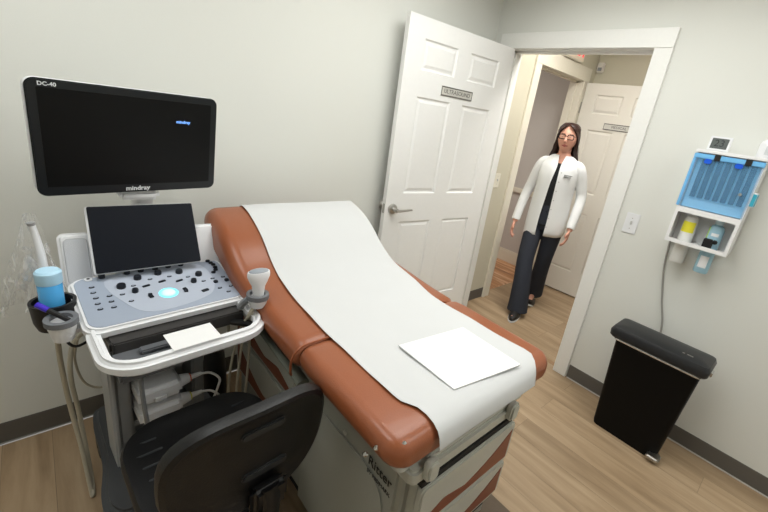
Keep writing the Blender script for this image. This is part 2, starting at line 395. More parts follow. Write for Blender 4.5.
mk('back_cushion', loft(BM(), [section(y, zt, zb, i_) for y, i_, zt, zb in st]), M_leather, ET, 'brown leather back section rising to a raised headrest')
b = BM()      # welt over the seam
pts = [(x, -1.038, z) for x, y_, z in [(p[0], 0, p[2]) for p in section(0, .832, .72, .004)][0:28]]
mk('seam_welt', tube(BM(), [pts[i] for i in list(range(0, 8))+list(range(8, len(pts)))], .004, 6, 2), M_leather, ET)
# back support plate and lift rail
b = BM(); box(b, -1.90, -1.34, -1.03, -.62, .705, .722, .004, M=None); mk('back_support', b, M_side, ET)
mk('lift_rail', tube(BM(), [(-1.925, -1.00, .665), (-1.925, -.985, .675), (-1.925, -.6, .71), (-1.925, -.35, .79)], .022, 10, 4, flat=.6), mat('rail_grey', (104, 108, 98), .4), ET, 'dark grey rail under the back section')
# cabinet base
bx0, bx1, by0, by1 = -1.875, -1.36, -1.445, -.30
b = BM(); box(b, bx0, bx1, by0, -.93, .06, .70, .02, 3); mk('base_cabinet', b, M_side, ET)
b = BM(); box(b, bx0+.02, bx1, -.93, by1, .06, .66, .015, 3); mk('rear_cabinet', b, M_side, ET)
b = BM(); box(b, bx0+.04, bx1-.04, by0+.04, by1-.03, 0, .06); mk('plinth', b, M_dark, ET)
b = BM(); prism(b, rr(.46, .42, .1, 6), 0, .006, .003, M=T(bx0-.0035, -1.17, .37)@RY(90)@RZ(90)@T(0, 0, -.002)); mk('side_panel', b, M_side, ET, 'moulded side panel printed with the maker mark')
PT = T(bx0-.0058, -1.368, .606)@RZ(-90)@RX(90)
mk('maker_lettering', text_bm('Ritter', .043, PT, .0008), mat('ritter_black', (46, 46, 44), .6), ET, 'dark serif maker lettering')
mk('maker_lettering', text_bm('BY MIDMARK', .017, PT@T(.0, -.038, 0), .0008), M_text, ET)
mk('side_plug', lathe(BM(), [(.008, 0), (.008, .004), (0, .004)], T(bx0-.003, -1.20, .60)@RY(-90)), M_beige, ET)
def wave_front(nm, M, w_, h_, flip=1):
    """Drawer front drawn in local XY, facing +Z: pale frame, brown inlay with a pale wave band over it."""
    dr = mk(nm, prism(BM(), rr(w_, h_, .018, 4), 0, .022, .004, M=M), M_beige, ET)
    n = 24; x0 = -w_/2+.016; x1 = w_/2-.016
    lo = lambda t: -h_/2+.014
    hi = lambda t: -h_/2+.014+(h_-.03)*(.10+.82*(t**2.6 if flip > 0 else (1-t)**2.6)+.30*max(0, 1-abs(t-(.22 if flip > 0 else .78))/.22)**.8*.9)
    pts = [(x0+(x1-x0)*i/n, lo(i/n)) for i in range(n+1)]+[(x0+(x1-x0)*i/n, min(h_/2-.012, hi(i/n))) for i in range(n, -1, -1)]
    mk('wave_inlay', prism(BM(), pts, .0215, .0235, M=M), M_inlay, parent=dr, label='brown wave inlay')
    return dr
for z0, z1 in ((.495, .648), (.345, .485)):
    wave_front('drawer', T(-1.640, by0-.034, (z0+z1)/2)@UP, .425, z1-z0)
b = BM(); box(b, -1.84, -1.44, by0-.03, by0+.01, .33, .66, .003); mk('drawer_box', b, M_beige, ET)
b = BM(); box(b, -1.83, -1.395, by0-.008, by0-.001, .20, .30, .003); mk('kick_panel', b, M_dark, ET)
for z0, z1 in ((.47, .645), (.27, .455)):
    wave_front('side_drawer', T(bx0+.016, -.60, (z0+z1)/2)@RZ(-90)@UP, .56, z1-z0, -1)
# foot end: pull-out tray, stirrup knobs
b = BM(); prism(b, rr(.445, .10, .02, 4), 0, .045, .008, M=T(-1.668, -1.440, .670)); mk('foot_tray', b, M_beige, ET, 'pale moulded bar above the drawers')
b = BM(); box(b, -1.83, -1.40, -1.482, -1.40, .712, .734, .006); mk('foot_extension', b, M_beige, ET)
b = BM(); box(b, -1.85, -1.44, -1.492, -1.40, .648, .668); mk('drawer_gap', b, M_dark, ET)
for x in (-1.835, -1.475):
    mk('stirrup_knob', prism(BM(), rr(.042, .062, .016, 5), 0, .026, .006, M=T(x, -1.484, .710)@UP), M_beige, ET)
b = BM(); prism(b, rr(.09, .05, .02, 4), 0, .03, .006, M=T(-1.87, -1.44, .705)); mk('corner_bumper', b, mat('bumper', (190, 192, 188), .3), ET)
for x, y, z in ((-1.925, -1.472, .822), (-1.970, -1.43, .80), (-1.972, -1.40, .755)):
    mk('stud', lathe(BM(), [(.006, -.003), (.006, .002), (0, .004)], T(x, y, z)@RX(60)@RY(-20)), M_chrome, ET)
b = BM(); prism(b, rr(.47, .42, .03, 4), .125, .15, .006, M=T(-1.52, -1.60, 0)); s_ = mk('step', b, M_steprub, ET, 'pull-out step with brown-grey rubber tread')
b = BM(); box(b, -1.74, -1.30, -1.80, -1.42, 0, .124, .008); mk('step_box', b, M_side, parent=s_)

# ---------------------------------------------------------------- paper on the table
def lerp(P, y):
    for (a, u), (b_, v) in zip(P, P[1:]):
        if y <= b_: t = max(0, (y-a)/(b_-a)); t = t*t*(3-2*t)*.5+t*.5; return u+(v-u)*t
    return P[-1][1]
def drape(name, xa, xb, ys, off, m, lab, cat, foot=True):
    t = bmesh.new(); rows = []
    nx = 26
    for y, z in ys:
        row = []
        u = (y+1.5)/1.25
        for i in range(nx+1):
            s = i/nx
            x = xa(y)+(xb(y)-xa(y))*s
            zz = z+off+.004*sin(pi*(x-TX0)/(TX1-TX0))+.0022*sin(9*x+5*y)*sin(pi*s)+.0012*sin(31*y+4*x)
            row.append(t.verts.new((x, y, zz)))
        rows.append(row)
    for A, B in zip(rows, rows[1:]):
        for i in range(nx): t.faces.new((A[i], A[i+1], B[i+1], B[i]))
    r = bmesh.ops.extrude_face_region(t, geom=t.faces[:])
    for v in [g for g in r['geom'] if isinstance(g, bmesh.types.BMVert)]: v.co.z += .0008
    bmesh.ops.recalc_face_normals(t, faces=t.faces)
    o = mk(name, t, m, None, sm=60, loc=(-1.57, -.9, .84)); props(o, lab, cat); return o
ys = [(-1.510, .770), (-1.507, .785), (-1.502, .802), (-1.493, .817), (-1.475, .829), (-1.45, .835), (-1.42, .836)]
y = -1.38
while y < -.25: ys.append((y, smz(y)+.001)); y += .028
ys += [(-.245, 1.031), (-.225, 1.026), (-.21, 1.016), (-.2, 1.0)]
drape('exam_paper', lambda y: lerp([(-1.52, -1.836), (-1.43, -1.836), (-1.37, -1.862), (-1.0, -1.862), (-.8, -1.856), (-.6, -1.846), (-.2, -1.836)], y), lambda y: lerp([(-1.52, -1.40), (-1.45, -1.346), (-1.2, -1.350), (-1.0, -1.355), (-.85, -1.320), (-.6, -1.298), (-.45, -1.290), (-.2, -1.268)], y), ys, .006, M_paper, 'wide strip of white paper running the whole length of the brown exam table', 'table paper')
P = [(-1.712, -1.205), (-1.440, -1.228), (-1.445, -1.472), (-1.716, -1.437)]
P = [(-1.713, -1.200), (-1.440, -1.230), (-1.4445, -1.470), (-1.7145, -1.432)]
b = BM(); prism(b, P, .8475, .8505); o = mk('sheet_of_paper', b, M_sheet, loc=(-1.58, -1.33, .847)); props(o, 'loose square white sheet lying on the foot end of the exam table', 'paper')

# ---------------------------------------------------------------- ultrasound machine
RM = T(-2.195, -.50, 0)@RZ(4.3)
US = thing('ultrasound_machine', 'white and grey ultrasound machine with a large black monitor, control panel and touch screen', 'ultrasound machine', RM)
# wheeled base
b = BM(); ring = []
outline = [(-.14, .36), (.14, .36), (.20, .30), (.215, .05), (.245, -.10), (.245, -.16), (.20, -.22), (.08, -.225), (-.08, -.225), (-.20, -.24), (-.245, -.18), (-.245, -.10), (-.215, .05), (-.20, .30)]
def smooth_poly(P, k=4):
    P = [Vector((x, y, 0)) for x, y in P]; n = len(P); out = []
    for i in range(n):
        a, b_, c, d = P[i-1], P[i], P[(i+1) % n], P[(i+2) % n]
        for j in range(k):
            t = j/k; v = .5*((2*b_)+(c-a)*t+(2*a-5*b_+4*c-d)*t*t+(3*b_-a-3*c+d)*t**3); out.append((v.x, v.y))
    return out
prism(b, smooth_poly(outline), .10, .165, .02, 3, M=RM)
base_ = mk('base', b, M_char, US, 'charcoal wheeled base with rounded corners')
mk('foot_rest', prism(BM(), rr(.30, .10, .03, 4), .165, .172, .003, M=RM@T(0, -.16, 0)), M_black, parent=base_)
for sx in (-1, 1):
    for yy in (.24, -.14):
        wv = mk('caster', tube(tube(BM(), [(sx*.19-.012, yy, .045), (sx*.19+.012, yy, .045)], .045, 20, M=RM, smooth=False), [(sx*.19, yy, .05), (sx*.19, yy, .11)], .016, M=RM, smooth=False), M_black, US)
# tower: two posts, shelves, back
b = BM()
box(b, -.165, -.120, -.02, .20, .14, .73, .008, M=RM); box(b, .075, .120, -.02, .20, .14, .73, .008, M=RM)
box(b, -.130, .085, .09, .20, .14, .73, .004, M=RM)
for z in (.30, .555): box(b, -.122, .077, -.015, .1, z, z+.025, .004, M=RM)
box(b, -.122, .077, .0, .1, .60, .70, .006, M=RM)
mk('tower', b, M_grey, US, 'grey tower with probe sockets')
b = BM(); box(b, -.182, -.166, -.035, .10, .15, .72, .006, M=RM@T(0, 0, 0)); mk('side_cover', b, mat('side_grey', (176, 178, 180), .4), US)
b = BM(); box(b, -.10, .06, -.005, .0, .615, .675, .003, M=RM); mk('name_panel', b, mat('panel_greydark', (104, 106, 108), .4), US)
b = BM(); box(b, .055, .085, -.030, -.012, .648, .660, .003, M=RM@RY(0)); mk('pink_tag', b, mat('pink_tag', (226, 92, 120), .5), US, 'small pink tag')
for z, col, nm in ((.47, (226, 110, 70), 'orange'), (.385, (214, 208, 90), 'yellow')):
    c_ = mk('probe_connector', box(BM(), -.115, .02, -.10, .06, z-.032, z+.032, .014, 3, M=RM), M_white, US, 'white probe connector with ' + nm + ' ring')
    mk('connector_latch', box(BM(), -.075, -.03, -.112, -.1, z-.02, z+.004, .006, 3, M=RM), M_white, parent=c_)
    mk('connector_nose', lathe(BM(), [(.024, 0), (.018, .03), (.014, .034)], RM@T(.02, -.06, z)@RY(90)), M_white, parent=c_)
    mk('connector_ring', lathe(BM(), [(.0155, .028), (.0155, .036), (.011, .038)], RM@T(.02, -.06, z)@RY(90)), mat('ring_'+nm, col, .4), parent=c_)
    mk('connector_boot', lathe(BM(), [(.011, .036), (.007, .075), (.004, .075)], RM@T(.02, -.06, z)@RY(90)), M_white, parent=c_)
    mk('probe_cable', tube(BM(), [(.09, -.06, z), (.125, -.07, z-.005), (.15, -.09, z-.03), (.14, -.10, z-.06), (.13, -.06, z-.16), (.13, -.02, z-.22)], .0045, M=RM), M_white, parent=c_)
# console: rim, faceplate, front handle
PM = RM@T(0, -.008, .831)@RX(8.6)
CO = mk('console_body', prism(BM(), rr(.472, .300, .045, 8), -.035, .0, .009, 3, M=PM), M_white, US, 'white console rim')
mk('faceplate', prism(BM(), rr(.442, .272, .035, 8), .0, .002, .0008, 1, M=PM), M_face, parent=CO, label='grey-blue faceplate')
zone = [(-.145, .10), (-.02, .135), (.14, .122), (.165, .02), (.135, -.075), (.06, -.112), (-.06, -.118), (-.115, -.05)]
mk('faceplate_zone', prism(BM(), smooth_poly(zone), .002, .0026, M=PM), M_face2, parent=CO)
ca, sa = cos(RD(-4.3)), sin(RD(-4.3))
def pn(p): x, y_ = p[0]-.010, p[1]-.020; return (ca*x-sa*y_, sa*x+ca*y_)
big = [(-.145, .142), (-.075, .15), (-.034, .149), (.01, .152), (.052, .153), (.094, .154), (-.051, .099), (.012, .113), (.077, .103), (.133, .069), (-.102, .06), (-.07, .022), (.106, .029)]
for i, q in enumerate(big):
    x, y = pn(q); y = min(y, .128); r = .0115 if i in (6, 7, 8, 9, 10) else .0095
    if i == 10: r = .013
    mk('dial', lathe(BM(), [(r, 0), (r, .009), (r*.86, .013), (0, .0135)], PM@T(x, y, .002), 18), M_knob, US)
small = [(-.176, .084), (-.175, .052), (-.172, .02), (-.171, -.012), (-.168, -.042), (-.138, .021), (-.137, -.011), (-.135, -.043), (-.105, .018), (-.069, .059), (-.088, -.026), (-.017, .085), (.042, .086), (.097, .066), (.138, .025), (.171, .033), (.208, .034), (.176, -.034), (.214, -.034), (.196, -.065)]
for q in small:
    x, y = pn(q); b = BM(); lathe(b, [(.0078, 0), (.0072, .002), (0, .0024)], PM@T(x, y, .002), 14, 1.0, .62)
    k = mk('button', b, M_knob, US)
    mk('button_mark', lathe(BM(), [(.0045, 0), (.0045, .0006), (0, .0007)], PM@T(x, y, .0044), 10, 1, .4), M_face, parent=k)
for q in [(-.035, .046), (.014, .06), (.065, .049), (.127, -.035)]:
    x, y = pn(q); mk('rocker_key', prism(BM(), rr(.024, .009 if q[0] < .1 else .013, .004, 3), .002, .006, .001, M=PM@T(x, y, 0)@RZ(12)), M_knob, US)
for q, s in (((-.04, -.016), 1), ((.076, -.014), -1)):
    x, y = pn(q); pts = [(s*(.034-.034*cos(RD(a))-.0), .034*sin(RD(a))) for a in range(-24, 25, 6)]+[(s*(.034-.022*cos(RD(a))), .026*sin(RD(a))) for a in range(24, -25, -6)]
    mk('crescent_key', prism(BM(), pts, .002, .007, .001, M=PM@T(x, y, 0)), M_knob, US)
for q in [(.182, .167), (.189, .155), (.195, .139), (.2, .124), (.201, .103), (.197, .085), (.185, .07)]:
    x, y = pn(q); x = min(x, .2); y = min(y, .132); mk('slider', box(BM(), -.0075, .0075, -.005, .005, .002, .010, .002, M=PM@T(x, y, 0)@RZ(-10)), M_knob, US)
for q in [(.174, .006), (.212, .006)]:
    x, y = pn(q); mk('paddle_key', prism(BM(), rr(.015, .015, .005, 3), .002, .009, .002, M=PM@T(min(x, .205), y, 0)), M_knob, US)
x, y = pn((.018, -.014))
mk('trackball_ring', lathe(BM(), [(.029, 0), (.029, .002), (.022, .003), (.022, 0)], PM@T(x, y, .002), 28), mat('glow_cyan', (120, 210, 220), .3, emis=(130, 225, 235), es=.8), US, 'lit cyan ring round the trackball')
mk('trackball', lathe(BM(), [(.021*cos(RD(a)), .021*.45*sin(RD(a))) for a in range(0, 91, 15)], PM@T(x, y, .003), 24), mat('ball_white', (215, 235, 240), .25, emis=(190, 235, 245), es=.35), US)
x, y = pn((-.18, .133))
k = mk('power_button', lathe(BM(), [(.011, 0), (.011, .003), (0, .0035)], PM@T(x, y, .002), 18), M_white, US)
mk('button_mark', lathe(BM(), [(.0045, 0), (.0045, .0006), (0, .0007)], PM@T(x, y, .0055), 12), M_knob, parent=k)
HM = RM@T(0, 0, 0)
def hpoly(w_, y0, y1, r): return rr(w_, y1-y0, r, 8, 0, (y0+y1)/2)
mk('front_handle', ring_prism(BM(), hpoly(.458, -.366, -.06, .10), hpoly(.392, -.324, -.10, .06), -.044, .0, .013, M=HM@T(-.006, -.366, .804)@RX(1)@T(0, .366, 0)), M_white, US, 'white loop handle at the front of the console')
b = BM(); box(b, -.19, .195, -.190, .05, .745, .778, .006, M=HM); box(b, -.185, .19, -.205, -.188, .74, .784, .004, M=HM); mk('keyboard_drawer', b, mat('drawer_dark', (58, 56, 55), .45), US, 'dark keyboard drawer under the panel')
b = BM(); box(b, -.195, -.04, -.322, -.200, .725, .752, .006, M=HM); box(b, -.13, -.045, -.30, -.268, .752, .766, .004, M=HM); box(b, -.13, -.045, -.25, -.22, .752, .766, .004, M=HM); mk('cup_tray', b, mat('tray_grey', (98, 100, 104), .4), US)
b = BM(); box(b, -.11, .11, -.03, .24, .70, .752, .012, M=HM); mk('console_neck', b, M_grey, US)
mk('neck_loop', tube(BM(), [(.15, -.20, .75), (.19, -.27, .76), (.17, -.30, .74), (.13, -.24, .72)], .012, M=HM), M_black, US)
# paper slip resting on the handle opening
b = BM(); box(b, -.075, .055, -.356, -.262, .8072, .8086, M=HM@RZ(0)@T(0, 0, 0)); o = mk('paper_slip', b, M_sheet, loc=(-2.17, -.80, .79)); props(o, 'small blank white paper tucked under the front edge of the ultrasound control panel', 'paper')
# touch screen
TM = T(-2.210, -.370, .978)@RX(-28.6)@UP
ts_ = mk('touch_screen', prism(BM(), rr(.318, .228, .008, 4), -.018, .0, .004, 2, M=TM), M_white, US, 'tilted touch screen with a thin white edge')
mk('touch_glass', prism(BM(), rr(.311, .224, .005, 3), .0, .0015, M=TM@T(.002, 0, 0)), M_tscreen, parent=ts_)
b = BM(); box(b, -.10, .10, .10, .15, .80, .92, .015, M=RM@T(0, 0.03, 0)); mk('screen_mount', b, M_white, US)
# storage boxes each side of the touch screen (speakers)
for x, lab in ((-2.402, 'white speaker with a silver grille'), (-2.008, 'white speaker')):
    SM = T(x, -.355, .905)@RX(-18)@RZ(0)@UP
    sp = mk('speaker', prism(BM(), rr(.088, .185, .018, 6), -.07, .0, .010, 3, M=SM@T(0, -.0, 0)), M_white, US, lab)
    if x < -2.2: mk('speaker_grille', prism(BM(), rr(.062, .150, .014, 6), .0, .003, .002, M=SM), mat('grille_silver', (196, 198, 202), .35, bump=.3, bscale=500), parent=sp)
# monitor
MM = T(-2.212, -.336, 1.295)@RZ(9.8)@RX(5.7)@UP
mo = mk('monitor', prism(BM(), rr(.522, .336, .028, 6), -.044, -.004, .010, 3, M=MM), M_white, US, 'wide monitor with a black glass front and white rim')
mk('monitor_front', prism(BM(), rr(.520, .340, .024, 6), -.006, .0005, .003, 2, M=MM), M_bez, parent=mo)
mk('monitor_screen', prism(BM(), rr(.474, .288, .002, 2, 0, .003), .0005, .0012, M=MM), M_screen, parent=mo)
mk('monitor_lettering', text_bm('DC-40', .0145, MM@T(-.213, .156, .001), .0003, bold=.0004), M_wtext, parent=mo)
mk('monitor_lettering', text_bm('mindray', .022, MM@T(-.003, -.156, .001), .0003, bold=.0006), M_wtext, parent=mo)
mk('screen_lettering', text_bm('mindray', .014, MM@T(.142, .079, .0016), .0002, bold=.0005), mat('blue_glow', (110, 160, 230), .5, emis=(110, 160, 240), es=1.0), parent=mo)
b = BM(); tube(b, [(-2.19, -.20, .78), (-2.19, -.19, .95), (-2.19, -.20, 1.10), (-2.20, -.24, 1.13)], .035, 14, 5)
box(b, -.065, .055, .0, .06, 1.090, 1.125, .012, M=T(-2.205, -.305, 0)); box(b, -.06, .06, .03, .07, 1.10, 1.25, .01, M=T(-2.21, -.31, 0)@RZ(9.8))
mk('monitor_arm', b, M_white, US, 'white arm carrying the monitor')
# left holders
b = BM(); lathe(b, [(.0, .755), (.042, .755), (.050, .78), (.055, .842), (.047, .842), (.042, .80), (0, .80)], T(-2.475, -.49, 0), 28)
box(b, .0, .09, -.02, .02, .78, .81, .006, M=T(-2.478, -.49, 0)); mk('gel_holder', b, M_black, US, 'black cup holder for the gel bottle')
def probe_cup(x, y, zt, sx, h, col, rr_=.044):
    b = BM(); lathe(b, [(.0, zt-h), (rr_*.62, zt-h+.002), (rr_*.84, zt-.02), (rr_*.9, zt-.004), (rr_*.62, zt-.004), (rr_*.5, zt-h*.4), (0, zt-h*.5)], T(x, y, 0)@Matrix.Diagonal((sx, 1, 1, 1)), 28)
    hw = mk('probe_holder', b, M_white, US, 'white probe cup with a grey rubber ring')
    mk('rubber_ring', ring_prism(BM(), [(sx*px, py) for px, py in rr(2*rr_, 2*rr_, rr_, 8)], [(sx*px, py) for px, py in rr(1.35*rr_, 1.35*rr_, rr_*.675, 8)], zt-.008, zt+.008, .004, M=T(x, y, 0)), mat('ring_grey', (110, 112, 116), .6), parent=hw)
probe_cup(-2.462, -.598, .828, .92, .062, None, .042)
probe_cup(-1.968, -.752, .868, .95, .042, None, .038)
b = BM(); tube(b, [(-2.0, -.68, .795), (-1.99, -.70, .825), (-1.98, -.725, .85)], .012); mk('holder_bracket', b, M_grey, US)
b = BM(); box(b, -2.45, -2.41, -.60, -.44, .775, .80, .008); mk('holder_bracket', b, M_white, US)
# gel bottle
GB = T(-2.476, -.49, .8005)
g = thing('gel_bottle', 'blue gel bottle with a pale blue lid in the black holder of the ultrasound machine', 'bottle', GB)
mk('bottle_body', lathe(BM(), [(0, .0), (.027, .0), (.029, .01), (.029, .10), (.026, .105), (0, .105)], GB, 24), mat('gel_blue', (80, 175, 238), .2, trans=.0, coat=.5), g)
mk('bottle_cap', lathe(BM(), [(.0295, .100), (.031, .104), (.031, .135), (.026, .141), (0, .142)], GB, 24), mat('cap_pale_blue', (185, 225, 248), .35), g, 'pale blue lid')
# endocavity probe in clear bag
EB = T(-2.50, -.43, .80)
g = thing('probe_wand', 'slim white probe wand standing in a clear plastic bag behind the blue gel bottle', 'ultrasound probe', EB)
mk('wand', tube(BM(), [(-2.482, -.44, .82), (-2.484, -.435, .95), (-2.489, -.43, 1.02), (-2.494, -.43, 1.062)], lambda t: .012-.0045*t, 12), M_white, g)
mk('wand_tip', lathe(BM(), [(.009, 0), (.010, .008), (0, .014)], T(-2.4945, -.43, 1.060)@RY(-8), 12), mat('tip_grey', (150, 150, 150), .4), g)
def bag():
    m = bpy.data.materials.new('clear_film'); m.use_nodes = True; nt = m.node_tree
    nt.nodes.clear(); o_ = nt.nodes.new('ShaderNodeOutputMaterial'); tr = nt.nodes.new('ShaderNodeBsdfTransparent'); gl = nt.nodes.new('ShaderNodeBsdfGlossy'); df = nt.nodes.new('ShaderNodeBsdfDiffuse')
    gl.inputs['Roughness'].default_value = .15; df.inputs[0].default_value = (.9, .9, .9, 1)
    a = nt.nodes.new('ShaderNodeMixShader'); a.inputs[0].default_value = .4; c_ = nt.nodes.new('ShaderNodeMixShader')
    tc = nt.nodes.new('ShaderNodeTexCoord'); n = nt.nodes.new('ShaderNodeTexNoise'); n.inputs['Scale'].default_value = 22; n.inputs['Distortion'].default_value = 2.5
    mp = nt.nodes.new('ShaderNodeMapping'); mp.inputs['Scale'].default_value = (1, 1, .25); nt.links.new(tc.outputs['Object'], mp.inputs[0]); nt.links.new(mp.outputs[0], n.inputs['Vector'])
    r = nt.nodes.new('ShaderNodeValToRGB'); r.color_ramp.elements[0].position = .5; r.color_ramp.elements[0].color = (.07, .07, .07, 1); r.color_ramp.elements[1].position = .68; r.color_ramp.elements[1].color = (.8, .8, .8, 1)
    nt.links.new(n.outputs['Fac'], r.inputs[0]); nt.links.new(r.outputs[0], c_.inputs[0]); nt.links.new(df.outputs[0], a.inputs[1]); nt.links.new(gl.outputs[0], a.inputs[2])
    nt.links.new(tr.outputs[0], c_.inputs[1]); nt.links.new(a.outputs[0], c_.inputs[2]); nt.links.new(c_.outputs[0], o_.inputs[0]); return m
rings = []
for k in range(15):
    t = k/14; z = 1.085-.30*t; rx = .012+.062*t; ry = .012+.03*t; cx = -2.496-.022*t
    rings.append([(cx+rx*cos(2*pi*i/36)*(1+.22*sin(5*2*pi*i/36+9*t)), -.40+ry*sin(2*pi*i/36)*(1+.25*sin(4*2*pi*i/36+7*t)), z+.008*sin(3*2*pi*i/36)*t) for i in range(36)])
mk('plastic_bag', loft(BM(), rings, caps=False), bag(), g, 'crumpled clear plastic bag', sm=50)
# pen-like dark probe lying in left cup
PB = thing('marker_pen', 'black and violet marker pen lying across the grey-ringed cup of the ultrasound machine', 'pen', T(-2.47, -.58, .83))
mk('pen_barrel', tube(BM(), [(-2.500, -.560, .862), (-2.445, -.605, .826)], .007, 10, smooth=False), M_black, PB)
mk('pen_cap', tube(BM(), [(-2.508, -.5535, .8672), (-2.486, -.5715, .8528)], .0082, 10, smooth=False), mat('pen_violet', (70, 50, 190), .3), PB, 'violet cap')
# convex probe in right holder
CX, CY, CZ = -1.966, -.752, .850
CP = T(CX, CY, CZ)
g = thing('convex_probe', 'white curved ultrasound probe standing in the holder beside the brown table', 'ultrasound probe', CP)
rings = []
for z, rx, ry in ((.0, .018, .015), (.03, .021, .017), (.055, .024, .018), (.072, .034, .020), (.088, .041, .021), (.10, .042, .021), (.107, .040, .019)):
    rings.append([(CX+rx*.9*cos(2*pi*i/24), CY+ry*sin(2*pi*i/24), CZ+z) for i in range(24)])
mk('probe_body', loft(BM(), rings), M_white, g)
mk('probe_lens', lathe(BM(), [(.037, .0), (.034, .005), (.02, .009), (0, .010)], T(CX, CY, CZ+.106), 24, .9, .47), mat('lens_grey', (150, 156, 164), .3), g, 'grey lens')
# cables
def cable(pts, r, m, lab, nm='cable', grp=None):
    o = mk(nm, tube(BM(), pts, r, 8, 8), m, None, sm=60, loc=pts[0]); props(o, lab, 'cable', grp)
mk('holder_cable', tube(BM(), [(-2.477, -.49, .742), (-2.480, -.46, .60), (-2.475, -.42, .40), (-2.462, -.41, .18), (-2.455, -.45, .03), (-2.452, -.47, .012), (-2.448, -.42, .06), (-2.455, -.36, .30), (-2.462, -.36, .48), (-2.445, -.33, .58), (-2.40, -.32, .62), (-2.34, -.33, .60)], .0075, 10, 8), M_cable, US, 'beige cable looping down to the floor')
mk('holder_cable', tube(BM(), [(-2.43, -.36, .62), (-2.445, -.33, .52), (-2.43, -.30, .40), (-2.39, -.28, .34), (-2.34, -.27, .33)], .004, 8, 8), M_cable, US)
mk('probe_lead', tube(BM(), [(-2.23, -.80, .80), (-2.235, -.805, .74), (-2.235, -.72, .60), (-2.235, -.66, .45), (-2.225, -.63, .30)], .008, 10, 6), M_grey, US, 'grey lead hanging in front of the tower') if False else None
mk('probe_lead', tube(BM(), [(-2.300, -.66, .76), (-2.300, -.665, .66), (-2.295, -.645, .50), (-2.285, -.64, .34), (-2.28, -.62, .22)], .007, 10, 6), M_grey, US, 'grey lead hanging in front of the tower')
for dx, dy in ((0, 0), (.028, -.015), (.065, -.02)):
    mk('holder_cable', tube(BM(), [(-1.975, -.745, .826), (-1.995+dx*.2, -.74, .79), (-2.01+dx*.6, -.70, .70), (-2.02+dx*.9, -.64+dy, .50), (-2.01+dx*.8, -.58+dy, .20)], .0048, 8, 6), M_cable, US)
mk('holder_cable', tube(BM(), [(-1.955, -.58, .76), (-2.0, -.62, .77), (-2.03, -.66, .74), (-2.03, -.66, .66)], .005, 8, 6), M_cable, US)
mk('holder_cable', tube(BM(), [(-2.47, -.55, .76), (-2.44, -.60, .735), (-2.38, -.56, .74)], .004, 8, 6), M_black, US)

# power strip / foot pedal shape behind the machine
g = thing('foot_bag', 'dark equipment bag on the floor between ultrasound machine and exam table', 'bag', T(-1.922, -.13, 0))
mk('bag_body', loft(BM(), [[(-1.922+rx*cos(2*pi*i/24), -.13+ry*sin(2*pi*i/24), z) for i in range(24)] for z, rx, ry in ((.0, .04, .07), (.02, .05, .085), (.16, .05, .085), (.25, .042, .07), (.29, .03, .045), (.30, .012, .02))]), mat('bag_black', (24, 24, 25), .6, bump=.3, bscale=30), g)
mk('bag_handle', tube(BM(), [(-1.922, -.18, .26), (-1.922, -.165, .35), (-1.922, -.095, .35), (-1.922, -.08, .26)], .006), M_black, g)

# ---------------------------------------------------------------- task chair
CM = T(-2.165, -.90, 0)@RZ(3)
CH = thing('task_chair', 'black moulded rolling task chair turned to face the ultrasound machine', 'chair', CM)
def seat_ring(z, s, w_=.43, d_=.42): return [(x*s, y*s, z) for x, y in [(px, py) for px, py in rr(w_, d_, .13, 8)]]
rings = [seat_ring(.405, .86), seat_ring(.410, .95), seat_ring(.425, 1.0), seat_ring(.452, 1.0), seat_ring(.462, .97), seat_ring(.462, .90), seat_ring(.452, .78), seat_ring(.448, .5), seat_ring(.447, .2)]
mk('seat', loft(BM(), rings, M=CM), M_chair, CH)
for sx in (-1, 1):
    for j, (yy, L) in enumerate(((.13, .06), (.08, .07), (.03, .06), (-.02, .05))):
        mk('seat_groove', box(BM(), sx*.145-L/2, sx*.145+L/2, yy-.003, yy+.003, .4485, .4565, .002, M=CM), mat('groove', (70, 72, 74), .5) if sx == -1 and j == 0 else bpy.data.materials['groove'], CH)
# backrest: curved shell, lofted across its width
BMx = CM@T(0.0, -.245, .688)@RX(6)
def back_pt(x, z, off): return (x, -off-.045*(1-(x/.225)**2)+.0*z, z)
t = bmesh.new(); n = 40; rings = []
W2, H2 = .206, .168
def sup(a, s): 
    c_, s_ = cos(a), sin(a); p = 2/2.7
    return (W2*s*math.copysign(abs(c_)**p, c_), H2*s*math.copysign(abs(s_)**p, s_)*(1.0 if s_ > 0 else 1.0))
seqs = [(.20, .016), (.5, .016), (.72, .018), (.84, .026), (.93, .034), (.985, .030), (1.0, .016), (.985, .002), (.93, -.004), (.7, .004), (.3, .006)]
for s, off in seqs:
    rings.append([back_pt(*sup(2*pi*i/n, s), off) for i in range(n)])
mk('backrest', loft(BM(), rings, M=BMx), M_chair, CH, 'wide moulded backrest with raised rim')
for zz, xw, x_ in ((.088, .11, .012), (-.06, .12, .025)):
    b = BM(); prism(b, rr(xw, .026, .012, 5), 0, .012, .004, M=BMx@T(x_, -.056, zz)@UP); mk('back_slot', b, mat('slot_grey%d' % int(zz*1000), (44, 46, 48), .45), CH)
b = BM(); tube(b, [(0, -.07, .40), (0, -.26, .395), (0.02, -.325, .44), (.03, -.335, .52), (.03, -.325, .58)], .026, 10, 5, M=CM, flat=.5)
mk('back_bar', b, M_chair2, CH)
b = BM(); box(b, -.02, .08, -.335, -.30, .50, .59, .015, 3, M=CM); mk('back_bracket', b, M_chair2, CH)
mk('back_knob', lathe(BM(), [(.026, 0), (.026, .03), (.018, .036), (0, .036)], CM@T(.0, -.36, .47)@RX(90), 12), M_chair2, CH)
b = BM(); box(b, -.09, .09, -.10, .10, .375, .405, .01, M=CM); mk('seat_plate', b, M_chair2, CH)
mk('seat_lever', tube(BM(), [(.08, 0, .385), (.20, -.02, .38), (.25, -.03, .375)], .007, M=CM), M_chair2, CH)
